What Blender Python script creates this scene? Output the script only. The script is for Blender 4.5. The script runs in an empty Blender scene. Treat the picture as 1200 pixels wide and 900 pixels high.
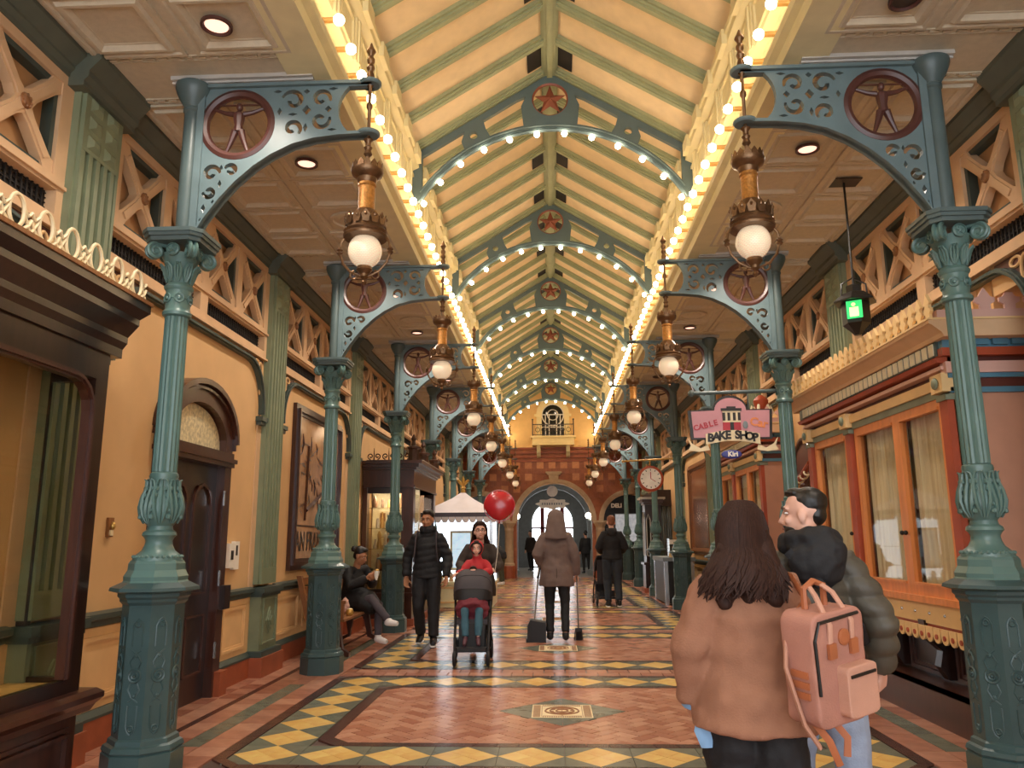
import bpy, bmesh, math, random
from mathutils import Vector, Matrix
random.seed(7)
PI = math.pi
sc = bpy.context.scene
col = sc.collection

# ---------------------------------------------------------------- camera
F, YAW, PITCH, ROLL = 920.4, .0478, .1945, -.0061
CAM = Vector((-.068, 0, 1.42))
def cam_axes():
    cy, sy, cp, sp, cr, sr = math.cos(YAW), math.sin(YAW), math.cos(PITCH), math.sin(PITCH), math.cos(ROLL), math.sin(ROLL)
    f = Vector((-sy*cp, cy*cp, sp)); r = Vector((cy, sy, 0)); u = r.cross(f)
    return cr*r+sr*u, -sr*r+cr*u, f
_r, _u, _f = cam_axes()
cd = bpy.data.cameras.new('camera'); cam = bpy.data.objects.new('camera', cd); col.objects.link(cam)
cam.matrix_world = Matrix(((_r.x, _u.x, -_f.x, CAM.x), (_r.y, _u.y, -_f.y, CAM.y), (_r.z, _u.z, -_f.z, CAM.z), (0, 0, 0, 1)))
cd.sensor_width = 36; cd.sensor_fit = 'HORIZONTAL'; cd.lens = F/1200*36; cd.clip_start = .05
sc.camera = cam
# ---------------------------------------------------------------- daylight and exposure
wd = bpy.data.worlds.new('daylight'); sc.world = wd; wd.use_nodes = True
bg = wd.node_tree.nodes['Background']; bg.inputs[0].default_value = (.9, .95, 1, 1); bg.inputs[1].default_value = 4
vs = sc.view_settings; vs.view_transform = 'Standard'; vs.look = 'None'; vs.exposure = 0.0; vs.gamma = 1; vs.use_curve_mapping = False

# ---------------------------------------------------------------- materials
def lin(h):
    h = h.lstrip('#'); o = []
    for i in (0, 2, 4):
        c = int(h[i:i+2], 16)/255
        o.append(c/12.92 if c <= .04045 else ((c+.055)/1.055)**2.4)
    return (*o, 1)
M = {}
def mat(name, hexc, rough=.6, metal=0, var=.12, scale=6, bump=0, bscale=40, stretch=None, emit=None, es=0, coat=0, spec=.5):
    m = bpy.data.materials.new(name); m.use_nodes = True; n = m.node_tree.nodes; l = m.node_tree.links
    b = n['Principled BSDF']; c = lin(hexc)
    b.inputs['Roughness'].default_value = rough; b.inputs['Metallic'].default_value = metal
    b.inputs['Coat Weight'].default_value = coat; b.inputs['Coat Roughness'].default_value = .15
    b.inputs['Specular IOR Level'].default_value = spec
    tc = n.new('ShaderNodeTexCoord'); mp = n.new('ShaderNodeMapping'); l.new(tc.outputs['Object'], mp.inputs[0])
    if stretch: mp.inputs['Scale'].default_value = stretch
    nz = n.new('ShaderNodeTexNoise'); nz.inputs['Scale'].default_value = scale; nz.inputs['Detail'].default_value = 5
    l.new(mp.outputs[0], nz.inputs['Vector'])
    r = n.new('ShaderNodeValToRGB'); e = r.color_ramp.elements
    e[0].position = .3; e[1].position = .7
    e[0].color = tuple(max(0, x*(1-var)) for x in c[:3])+(1,); e[1].color = tuple(min(1, x*(1+var)) for x in c[:3])+(1,)
    l.new(nz.outputs['Fac'], r.inputs[0]); l.new(r.outputs[0], b.inputs['Base Color'])
    if bump:
        n2 = n.new('ShaderNodeTexNoise'); n2.inputs['Scale'].default_value = bscale; n2.inputs['Detail'].default_value = 4
        l.new(mp.outputs[0], n2.inputs['Vector'])
        bp = n.new('ShaderNodeBump'); bp.inputs['Strength'].default_value = bump; bp.inputs['Distance'].default_value = .01
        l.new(n2.outputs['Fac'], bp.inputs['Height']); l.new(bp.outputs[0], b.inputs['Normal'])
    if emit:
        b.inputs['Emission Color'].default_value = lin(emit); b.inputs['Emission Strength'].default_value = es
    M[name] = m; return m
def vary(name, hexes, rough=.35, coat=0, bump=.1, nscale=9):
    """pieces of one kind: colour picked per object, mottled"""
    m = mat(name, hexes[0], rough, coat=coat, bump=bump); n = m.node_tree.nodes; l = m.node_tree.links; b = n['Principled BSDF']
    oi = n.new('ShaderNodeObjectInfo'); g = n.new('ShaderNodeNewGeometry')
    ad = n.new('ShaderNodeMath'); ad.operation = 'ADD'; l.new(oi.outputs['Random'], ad.inputs[0]); l.new(g.outputs['Random Per Island'], ad.inputs[1])
    fr = n.new('ShaderNodeMath'); fr.operation = 'FRACT'; l.new(ad.outputs[0], fr.inputs[0])
    r = n.new('ShaderNodeValToRGB'); r.color_ramp.interpolation = 'LINEAR'
    el = r.color_ramp.elements
    while len(el) < len(hexes): el.new(.5)
    for i, h in enumerate(hexes): el[i].position = i/(len(hexes)-1); el[i].color = lin(h)
    l.new(fr.outputs[0], r.inputs[0])
    nz = n.new('ShaderNodeTexNoise'); nz.inputs['Scale'].default_value = nscale; nz.inputs['Detail'].default_value = 6
    tc = n.new('ShaderNodeTexCoord'); l.new(tc.outputs['Object'], nz.inputs['Vector'])
    mx = n.new('ShaderNodeMixRGB'); mx.blend_type = 'OVERLAY'; mx.inputs[0].default_value = .35
    l.new(r.outputs[0], mx.inputs[1]); l.new(nz.outputs['Fac'], mx.inputs[2]); l.new(mx.outputs[0], b.inputs['Base Color'])
    return m
mat('teal', '#587570', .32, var=.12, scale=4, bump=.08, bscale=30)
mat('teal_dark', '#4f5f5f', .38, var=.12, scale=4, bump=.06)
mat('teal_pedestal', '#3b5152', .3, var=.15, scale=4, bump=.08)
mat('teal_bracket', '#64777a', .4, var=.1)
mat('green_paint', '#7b8468', .5, var=.1)
mat('green_dark', '#3d4a45', .42, var=.12)
mat('cornice_green', '#585c4e', .55, var=.1)
mat('orange_wall', '#d2a976', .75, var=.05, scale=3, bump=.06, bscale=120)
mat('peach', '#d6b088', .65, var=.06)
mat('peach_panel', '#b98a5c', .7, var=.08)
mat('cream_panel', '#dcb27c', .65, var=.05)
mat('grille', '#1d1612', .7)
mat('tin', '#cabca2', .55, var=.06, scale=20, bump=.25, bscale=90)
mat('pale_trim', '#b9b4ac', .45)
mat('cream', '#e3d6a8', .45, var=.06)
mat('roof_board', '#ead2ac', .7, var=.06)
mat('rafter', '#a0a683', .5, var=.08)
mat('truss', '#5a6d70', .45, var=.08)
mat('red_star', '#8c4a35', .4, var=.15)
mat('burgundy', '#52312b', .35, var=.15)
mat('bronze', '#76593f', .35, metal=.75, var=.2, scale=20, bump=.2, bscale=80)
mat('amber', '#b27b3c', .35, metal=.5, var=.3, scale=60, bump=.5, bscale=90)
mat('gold', '#c9a35a', .35, metal=.6)
mat('bulb', '#fff2d8', .3, emit='#ffe4c0', es=38)
mat('bulb_base', '#b98f55', .4, metal=.6)
mat('downlight', '#e8c8b8', .4, emit='#ffcdb4', es=1.5)
mat('baffle', '#3a2c26', .5)
mat('mahogany', '#43241a', .28, var=.25, scale=3, stretch=(9, 9, 1), bump=.05, coat=.3)
mat('mahogany_dark', '#2a1712', .28, var=.25, scale=3, stretch=(9, 9, 1), coat=.3)
mat('pale_wood', '#d9b26a', .4, var=.15, scale=2, stretch=(1, 14, 1))
mat('oak', '#8a5a34', .4, var=.25, scale=3, stretch=(1, 12, 1))
mat('terra_base', '#9a4f30', .5, var=.15, bump=.1)
mat('mortar', '#4a352c', .6, var=.1)
vary('brick_red', ['#a2674f', '#b57d63', '#c69277', '#ad765e'], .24, bump=.08)
vary('side_red', ['#97614d', '#ab7660', '#bd8b72', '#a06c57'], .26, bump=.08)
vary('yellow_tile', ['#dcb468', '#e2bd72', '#d6ab60'], .24, bump=.06)
vary('grey_tile', ['#66695a', '#6f7162', '#5f6356'], .26, bump=.06)
vary('plum_tile', ['#4a2c27', '#55352d', '#43302b'], .25, bump=.06)
vary('wall_tile', ['#8f4f2c', '#a05a34', '#98532f'], .45, bump=.15)
vary('wall_tile_light', ['#bf7845', '#c8834e', '#b87040'], .4, bump=.15)
mat('ivory', '#e7d6ae', .5)
mat('stone', '#b99f80', .6, var=.12, bump=.15)
mat('brown_paint', '#5a2d24', .45)
mat('white_paint', '#ece6da', .4, var=.03)
mat('black', '#15120f', .4)
mat('silver', '#c9c9cc', .25, metal=.8)
def glass(name, tint='#ffffff', rough=.02, alpha=.16):
    m = bpy.data.materials.new(name); m.use_nodes = True; n = m.node_tree.nodes; l = m.node_tree.links; n.clear()
    o = n.new('ShaderNodeOutputMaterial'); t = n.new('ShaderNodeBsdfTransparent'); g = n.new('ShaderNodeBsdfGlossy'); x = n.new('ShaderNodeMixShader'); f = n.new('ShaderNodeLayerWeight')
    t.inputs[0].default_value = lin(tint); g.inputs['Roughness'].default_value = rough; f.inputs[0].default_value = .5
    pw = n.new('ShaderNodeMath'); pw.operation = 'POWER'; pw.inputs[1].default_value = 4; l.new(f.outputs['Facing'], pw.inputs[0])
    ad = n.new('ShaderNodeMath'); ad.operation = 'MULTIPLY_ADD'; ad.inputs[1].default_value = .28; ad.inputs[2].default_value = .02; l.new(pw.outputs[0], ad.inputs[0])
    l.new(ad.outputs[0], x.inputs[0]); l.new(t.outputs[0], x.inputs[1]); l.new(g.outputs[0], x.inputs[2]); l.new(x.outputs[0], o.inputs[0]); M[name] = m; return m
glass('glass', '#f2efe6')
def globe_mat():
    m = mat('globe', '#f0dcc0', .25, emit='#ffd7a8', es=.42); n = m.node_tree.nodes; l = m.node_tree.links; b = n['Principled BSDF']
    br = n.new('ShaderNodeTexBrick'); br.inputs['Scale'].default_value = 6; br.inputs['Mortar Size'].default_value = .035
    br.inputs['Color1'].default_value = (1, .8, .55, 1); br.inputs['Color2'].default_value = (.9, .72, .5, 1); br.inputs['Mortar'].default_value = (.32, .2, .09, 1)
    tc = n.new('ShaderNodeTexCoord'); sx_ = n.new('ShaderNodeSeparateXYZ'); cx_ = n.new('ShaderNodeCombineXYZ'); l.new(tc.outputs['Generated'], sx_.inputs[0]); l.new(sx_.outputs['X'], cx_.inputs['X']); l.new(sx_.outputs['Z'], cx_.inputs['Y']); l.new(cx_.outputs[0], br.inputs[0]); l.new(br.outputs[0], b.inputs['Emission Color'])
globe_mat()

# ---------------------------------------------------------------- mesh helpers
class MB:
    def __init__(s): s.v = []; s.f = []
    def add(s, vs_, fs_, mtx=None):
        k = len(s.v); s.v += [tuple(mtx @ Vector(p)) if mtx else tuple(p) for p in vs_]; s.f += [tuple(i+k for i in q) for q in fs_]; return s
    def box(s, x0, x1, y0, y1, z0, z1, mtx=None):
        x0, x1 = min(x0, x1), max(x0, x1); y0, y1 = min(y0, y1), max(y0, y1); z0, z1 = min(z0, z1), max(z0, z1)
        return s.add([(x0,y0,z0),(x1,y0,z0),(x1,y1,z0),(x0,y1,z0),(x0,y0,z1),(x1,y0,z1),(x1,y1,z1),(x0,y1,z1)],
                     [(0,3,2,1),(4,5,6,7),(0,1,5,4),(1,2,6,5),(2,3,7,6),(3,0,4,7)], mtx)
    def prism(s, poly, d0, d1, ax='y', mtx=None):
        """extrude a 2D polygon; ax is the extrusion axis, poly gives the other two in x,y,z order"""
        def P(a, b, d): return (d, a, b) if ax == 'x' else (a, d, b) if ax == 'y' else (a, b, d)
        n = len(poly); vs_ = [P(a, b, d0) for a, b in poly]+[P(a, b, d1) for a, b in poly]
        fs_ = [tuple(range(n-1, -1, -1)), tuple(range(n, 2*n))]+[(i, (i+1) % n, n+(i+1) % n, n+i) for i in range(n)]
        return s.add(vs_, fs_, mtx)
    def lathe(s, prof, n=24, c=(0, 0, 0), a0=0, rf=None, mtx=None):
        vs_ = []; fs_ = []
        for r, z in prof:
            for i in range(n):
                a = a0+2*PI*i/n; rr = rf(r, z, i, n) if rf else r
                vs_.append((c[0]+rr*math.cos(a), c[1]+rr*math.sin(a), c[2]+z))
        for j in range(len(prof)-1):
            for i in range(n): fs_.append((j*n+i, j*n+(i+1) % n, (j+1)*n+(i+1) % n, (j+1)*n+i))
        fs_.append(tuple(range(n-1, -1, -1))); fs_.append(tuple(range((len(prof)-1)*n, len(prof)*n)))
        return s.add(vs_, fs_, mtx)
    def tube(s, pts, rad, n=8, closed=False, flat=1, mtx=None):
        pts = [Vector(p) for p in pts]; m = len(pts)
        if not hasattr(rad, '__len__'): rad = [rad]*m
        vs_ = []; fs_ = []; up = None
        for i, p in enumerate(pts):
            if closed: t = pts[(i+1) % m]-pts[i-1]
            else: t = pts[min(i+1, m-1)]-pts[max(i-1, 0)]
            t = t.normalized() if t.length > 1e-9 else Vector((0, 0, 1))
            if up is None: up = Vector((0, 0, 1)) if abs(t.z) < .9 else Vector((1, 0, 0))
            a = t.cross(up)
            if a.length < 1e-6: a = t.orthogonal()
            a.normalize(); b = a.cross(t).normalized(); up = b
            for k in range(n):
                w = 2*PI*k/n; vs_.append(p+(a*math.cos(w)*flat+b*math.sin(w))*rad[i])
        for i in range(m if closed else m-1):
            for k in range(n):
                j = (i+1) % m; fs_.append((i*n+k, j*n+k, j*n+(k+1) % n, i*n+(k+1) % n))
        if not closed: fs_.append(tuple(range(n))); fs_.append(tuple(range(m*n-1, (m-1)*n-1, -1)))
        return s.add(vs_, fs_, mtx)
    def ell(s, c, r, nu=16, nv=10, mtx=None):
        if not hasattr(r, '__len__'): r = (r, r, r)
        vs_ = [(c[0], c[1], c[2]-r[2])]; fs_ = []
        for j in range(1, nv):
            p = -PI/2+PI*j/nv
            for i in range(nu):
                a = 2*PI*i/nu; vs_.append((c[0]+r[0]*math.cos(p)*math.cos(a), c[1]+r[1]*math.cos(p)*math.sin(a), c[2]+r[2]*math.sin(p)))
        vs_.append((c[0], c[1], c[2]+r[2])); t = len(vs_)-1
        for i in range(nu):
            fs_.append((0, 1+(i+1) % nu, 1+i)); fs_.append((t, t-nu+i, t-nu+(i+1) % nu))
            for j in range(nv-2): a = 1+j*nu; fs_.append((a+i, a+(i+1) % nu, a+nu+(i+1) % nu, a+nu+i))
        return s.add(vs_, fs_, mtx)
    def torus(s, c, R_, r, ax='z', n=32, k=8, mtx=None):
        pts = []
        for i in range(n):
            a = 2*PI*i/n; u, w = R_*math.cos(a), R_*math.sin(a)
            pts.append((c[0]+u, c[1]+w, c[2]) if ax == 'z' else (c[0]+u, c[1], c[2]+w) if ax == 'y' else (c[0], c[1]+u, c[2]+w))
        return s.tube(pts, r, k, True, mtx=mtx)
    def plate(s, outer, holes, d0, d1, ax='y', bevel=0):
        cu = bpy.data.curves.new('t', 'CURVE'); cu.dimensions = '2D'; cu.fill_mode = 'BOTH'; cu.extrude = abs(d1-d0)/2; cu.bevel_depth = bevel
        for poly in [outer]+list(holes):
            sp = cu.splines.new('POLY'); sp.points.add(len(poly)-1)
            for p, q in zip(sp.points, poly): p.co = (q[0], q[1], 0, 1)
            sp.use_cyclic_u = True
        o = bpy.data.objects.new('t', cu); me = o.to_mesh(); md = (d0+d1)/2
        def P(v): return (v.x, md+v.z, v.y) if ax == 'y' else (md+v.z, v.x, v.y) if ax == 'x' else (v.x, v.y, md+v.z)
        vs_ = [P(v.co) for v in me.vertices]; fs_ = [tuple(p.vertices) for p in me.polygons]
        o.to_mesh_clear(); bpy.data.objects.remove(o); bpy.data.curves.remove(cu)
        return s.add(vs_, fs_)
    def mesh(s, name, m, smooth=False):
        me = bpy.data.meshes.new(name); me.from_pydata(s.v, [], s.f)
        bm = bmesh.new(); bm.from_mesh(me); bmesh.ops.recalc_face_normals(bm, faces=bm.faces); bm.to_mesh(me); bm.free()
        if smooth: me.polygons.foreach_set('use_smooth', [True]*len(me.polygons)); me.set_sharp_from_angle(angle=math.radians(38))
        if m: me.materials.append(M[m] if isinstance(m, str) else m)
        return me
    def obj(s, name, m, parent=None, smooth=False, loc=None, label=None):
        return link(name, s.mesh(name, m, smooth), parent, loc, label=label)
def link(name, me, parent=None, loc=None, rot=None, scale=None, label=None):
    o = bpy.data.objects.new(name, me); col.objects.link(o)
    if parent: o.parent = parent
    if loc: o.location = loc
    if rot: o.rotation_euler = rot
    if scale: o.scale = scale
    if label: o['label'] = label
    return o
def tag(o, label, cat, group=None):
    o['label'] = label; o['category'] = cat
    if group: o['group'] = group
    return o
def thing(name, label, cat, loc=(0, 0, 0), rz=0, group=None):
    o = bpy.data.objects.new(name, None); col.objects.link(o); o.empty_display_size = .2
    o.location = loc; o.rotation_euler = (0, 0, rz); return tag(o, label, cat, group)
def struct(o): o['kind'] = 'structure'; return o
def stuff(o): o['kind'] = 'stuff'; return o
def copy_tree(o, parent=None):
    c = o.copy(); col.objects.link(c); c.parent = parent
    for ch in list(o.children): copy_tree(ch, c)
    return c
def text(name, body, size, m, parent, loc, rot, ext=.004, align='CENTER', sx=1, label=None, bold=0):
    cu = bpy.data.curves.new(name, 'FONT'); cu.body = body; cu.size = size; cu.extrude = ext; cu.align_x = align; cu.align_y = 'CENTER'; cu.offset = bold; cu.resolution_u = 3
    t = bpy.data.objects.new('t', cu); me = bpy.data.meshes.new_from_object(t); bpy.data.objects.remove(t)
    for v in me.vertices: v.co.x *= sx
    me.materials.clear(); me.materials.append(M[m]); return link(name, me, parent, loc, rot, label=label)
def arc(cx, cz, r, a0, a1, n=16): return [(cx+r*math.cos(a0+(a1-a0)*i/n), cz+r*math.sin(a0+(a1-a0)*i/n)) for i in range(n+1)]
def stroke(path, widths):
    L_ = []; R_ = []
    n = len(path)
    for i, (x, y) in enumerate(path):
        x0, y0 = path[max(i-1, 0)]; x1, y1 = path[min(i+1, n-1)]; dx, dy = x1-x0, y1-y0; q = math.hypot(dx, dy) or 1
        w = widths[i] if hasattr(widths, '__len__') else widths
        L_.append((x-dy/q*w/2, y+dx/q*w/2)); R_.append((x+dy/q*w/2, y-dx/q*w/2))
    return L_+R_[::-1]
def spiral(cx, cy, r, a0, turns, sgn=1, r1=.3, n=18):
    return [(cx+(r+(r*r1-r)*i/n)*math.cos(a0+sgn*turns*2*PI*i/n), cy+(r+(r*r1-r)*i/n)*math.sin(a0+sgn*turns*2*PI*i/n)) for i in range(n+1)]
def swirl(cx, cy, r, a0, turns=.95, sgn=1, w=.035):
    p = spiral(cx, cy, r, a0, turns, sgn); n = len(p)
    return stroke(p, [w*(.25+.75*math.sin(PI*min(1, (i+1)/(n*.75)))**.7) if i < n*.6 else w*(1-.25*(i/n)) for i in range(n)])
def diamond(cx, cy, a, b): return [(cx-a, cy), (cx, cy-b), (cx+a, cy), (cx, cy+b)]
def clip(poly, conv):
    """clip a polygon by a convex counter-clockwise polygon"""
    out = poly
    for i in range(len(conv)):
        a, b = conv[i], conv[(i+1) % len(conv)]; inp = out; out = []
        if not inp: return []
        def side(p): return (b[0]-a[0])*(p[1]-a[1])-(b[1]-a[1])*(p[0]-a[0])
        for j in range(len(inp)):
            p, q = inp[j-1], inp[j]; sp, sq = side(p), side(q)
            if (sp >= 0) != (sq >= 0):
                t = sp/(sp-sq); out.append((p[0]+(q[0]-p[0])*t, p[1]+(q[1]-p[1])*t))
            if sq >= 0: out.append(q)
    return out
def area2(p): return abs(sum(p[i-1][0]*p[i][1]-p[i][0]*p[i-1][1] for i in range(len(p))))/2

Y0, S, W, XW, ZC = 5.039, 3.853, 2.59, 3.32, 4.7      # first column, bay, column line, wall plane, side ceiling
YE = 29.6                                              # tiled end wall
def cy_(k): return Y0+S*k

# ================================================================ floor
floor = struct(MB().box(-4.6, 4.6, -3, YE+14, -.2, -.012).obj('floor', 'mortar'))
TZ = 0.0
def tile_mesh(poly, m, top=TZ, inset=.004, name='tile'):
    cx = sum(p[0] for p in poly)/len(poly); cyy = sum(p[1] for p in poly)/len(poly)
    q = []
    for x, y in poly:
        d = math.hypot(x-cx, y-cyy) or 1; k = max(.5, 1-inset/d); q.append(((x-cx)*k+cx, (y-cyy)*k+cyy))
    return q
class TileSet:
    """first pieces become objects of their own, those past the limit one joined part"""
    def __init__(s, name, m, limit=300): s.n, s.m, s.lim, s.items = name, m, limit, []
    def add(s, poly, inset=.004, dz=0):
        if len(poly) >= 3 and area2(poly) > 2e-4: s.items.append((tile_mesh(poly, s.m, inset=inset), dz))
    def finish(s, parent):
        s.items.sort(key=lambda t: (lambda y: y+100 if y < 5.1 else y)(sum(p[1] for p in t[0])/len(t[0])))
        rest = MB(); cache = {}
        for i, (q, dz) in enumerate(s.items):
            if i < s.lim:
                cx, cyy = q[0]; rel = tuple((round(x-cx, 4), round(y-cyy, 4)) for x, y in q)
                if rel not in cache: cache[rel] = MB().prism(rel, -.014, 0, 'z').mesh(s.n, s.m)
                link(s.n, cache[rel], parent, (cx, cyy, TZ+dz+random.uniform(0, .0008)))
            else: rest.prism(q, TZ+dz-.014, TZ+dz, 'z')
        if rest.v: stuff(rest.obj(s.n+'s_far', s.m, parent))
yel, gry, brk, plm, sid, row = TileSet('yellow_tile', 'yellow_tile'), TileSet('grey_tile', 'grey_tile'), TileSet('herringbone_brick', 'brick_red'), TileSet('plum_tile', 'plum_tile'), TileSet('side_tile', 'side_red'), TileSet('border_brick', 'side_red')
PX, PY = 4.025/9, 2.784/6
def rect(x0, x1, y0, y1): return [(x0, y0), (x1, y0), (x1, y1), (x0, y1)]
def band(ts, outer, inner, seg):
    """tiles along the band between two matching polygons"""
    n = len(outer)
    for i in range(n):
        a, b, c, d = outer[i], outer[(i+1) % n], inner[(i+1) % n], inner[i]
        L_ = math.hypot(b[0]-a[0], b[1]-a[1]); k = max(1, round(L_/seg))
        for j in range(k):
            t0, t1 = j/k, (j+1)/k
            f = lambda p, q, t: (p[0]+(q[0]-p[0])*t, p[1]+(q[1]-p[1])*t)
            ts.add([f(a, b, t0), f(a, b, t1), f(d, c, t1), f(d, c, t0)])
def octa(x, y0, y1, c): return [(-x+c, y0), (x-c, y0), (x, y0+c), (x, y1-c), (x-c, y1), (-x+c, y1), (-x, y1-c), (-x, y0+c)]
for b in range(-1, 7):
    yc = 6.99+S*b; ylo, yhi = yc-1.392, yc+1.392
    for i in range(10):
        for j in range(7):
            if 0 < i < 9 and 0 < j < 6: continue
            x, y = -2.0125+PX*i, ylo+PY*j; a, h = PX/2, PY/2
            E, N, Wt, Sx, O = (x+a, y), (x, y+h), (x-a, y), (x, y-h), (x, y)
            mid = lambda p, q: ((p[0]+q[0])/2, (p[1]+q[1])/2)
            if b == 0:
                en, nw, ws, se = mid(E, N), mid(N, Wt), mid(Wt, Sx), mid(Sx, E)
                for q in ([E, en, O, se], [N, nw, O, en], [Wt, ws, O, nw], [Sx, se, O, ws]): yel.add(q, .0025)
            else: yel.add([E, N, Wt, Sx], .004)
            for p, q, r in ((E, N, (x+a, y+h)), (N, Wt, (x-a, y+h)), (Wt, Sx, (x-a, y-h)), (Sx, E, (x+a, y-h))): gry.add([p, r, q] if False else [q, p, r][::-1], .003)
    o_out, o_in = octa(2.34, ylo-.335, yhi+.335, .22), octa(2.245, ylo-.24, yhi+.24, .18)
    band(plm, o_out, octa(2.245, ylo-.24, yhi+.24, .14), .2)
    for sx in (-1, 1):
        for yy, sy in ((ylo-.24, 1), (yhi+.24, -1)): pass
    i_out, i_in = octa(1.78, ylo+.24, yhi-.24, .17), octa(1.68, ylo+.335, yhi-.335, .14)
    band(plm, i_out, i_in, .16)
    # herringbone bricks, laid at 45 degrees to the arcade
    w, cb = .098, 1/math.sqrt(2)
    hole = diamond(0, yc, .53, .53)
    for u in range(-30, 31):
        for v_ in range(-30, 31):
            if (u+v_) % 4 == 0: q = [(u, v_), (u+2, v_), (u+2, v_+1), (u, v_+1)]
            elif (u+v_) % 4 == 2: q = None
            else: q = None
            for q in ([(u, v_), (u+2, v_), (u+2, v_+1), (u, v_+1)] if (u-v_) % 4 == 0 else None, [(u, v_), (u+1, v_), (u+1, v_+2), (u, v_+2)] if (u-v_) % 4 == 3 else None):
                if not q: continue
                p = [((a-b_)*w*cb, yc+(a+b_)*w*cb) for a, b_ in q]
                p = clip(p, i_in)
                if len(p) < 3: continue
                cx, cyy = sum(k[0] for k in p)/len(p), sum(k[1] for k in p)/len(p)
                if abs(cx)+abs(cyy-yc) < .47: continue
                brk.add(p, .006)
    # grey diamond with the mosaic medallion
    for q in ([(-.53, yc), (0, yc-.53), (0, yc)], [(0, yc-.53), (.53, yc), (0, yc)], [(.53, yc), (0, yc+.53), (0, yc)], [(0, yc+.53), (-.53, yc), (0, yc)]): gry.add(q, .003, .002)
    # brick courses between the panels, plain red margins, grey runner strips
    for j in range(2):
        y = yhi+.335+(S-2.784-.67)/2*j
        for i in range(21):
            x = -2.34+(i-(.5 if j else 0))*.2286; row.add(clip(rect(x, x+.2286, y, y+(S-2.784-.67)/2), rect(-2.34, 2.34, y, y+1)), .008)
    for sx in (-1, 1):
        for j in range(16):
            y = yc-S/2+j*S/16; y1 = y+S/16
            for x0, x1 in ((2.34, 2.56), (2.71, 2.9), (2.96, 3.14), (3.14, 3.34)): sid.add(rect(min(sx*x0, sx*x1), max(sx*x0, sx*x1), y, y1), .006)
            if 3 <= j < 13:
                q = rect(min(sx*2.56, sx*2.71), max(sx*2.56, sx*2.71), y, y1)
                gry.add(q)
            else: sid.add(rect(min(sx*2.56, sx*2.71), max(sx*2.56, sx*2.71), y, y1))
            plm.add(rect(min(sx*2.9, sx*2.96), max(sx*2.9, sx*2.96), y, y1))
for t in (yel, gry, brk, plm, sid, row): t.finish(floor)
def medallion(yc, n):
    z = .003
    o = MB().box(-.25, .25, yc-.25, yc+.25, -.01, z).obj('mosaic_panel', 'ivory', floor)
    b = MB()
    for sx in (-1, 1):
        b.box(sx*.17, sx*.165, yc-.22, yc+.22, z, z+.002)
        for j in range(14): b.box(sx*.18, sx*.24, yc-.225+j*.033, yc-.21+j*.033, z, z+.002)
    for sy in (-1, 1):
        b.box(-.16, .16, yc+sy*.19, yc+sy*.195, z, z+.002)
        for j in range(18): b.box(-.16+j*.018, -.15+j*.018, yc+sy*.2, yc+sy*.235, z, z+.002)
    b.box(-.004, .004, yc-.19, yc+.19, z, z+.002)
    for r in (.14, .1, .05):
        b.tube([(r*math.cos(2*PI*i/24), yc+r*math.sin(2*PI*i/24), z) for i in range(24)], .008, 4, True)
    for i in range(8):
        a = 2*PI*i/8+.2; b.ell((.085*math.cos(a), yc+.085*math.sin(a), z), (.02, .02, .004), 8, 4)
    b.obj('mosaic_pattern', 'oak', o)
for b in range(5): medallion(6.99+S*b, b)
# hall beyond the end wall
struct(MB().box(-4.5, 4.5, YE+.5, YE+13, -.011, .004).obj('floor_far', mat('far_floor', '#b3aca4', .2, var=.15)))
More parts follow.
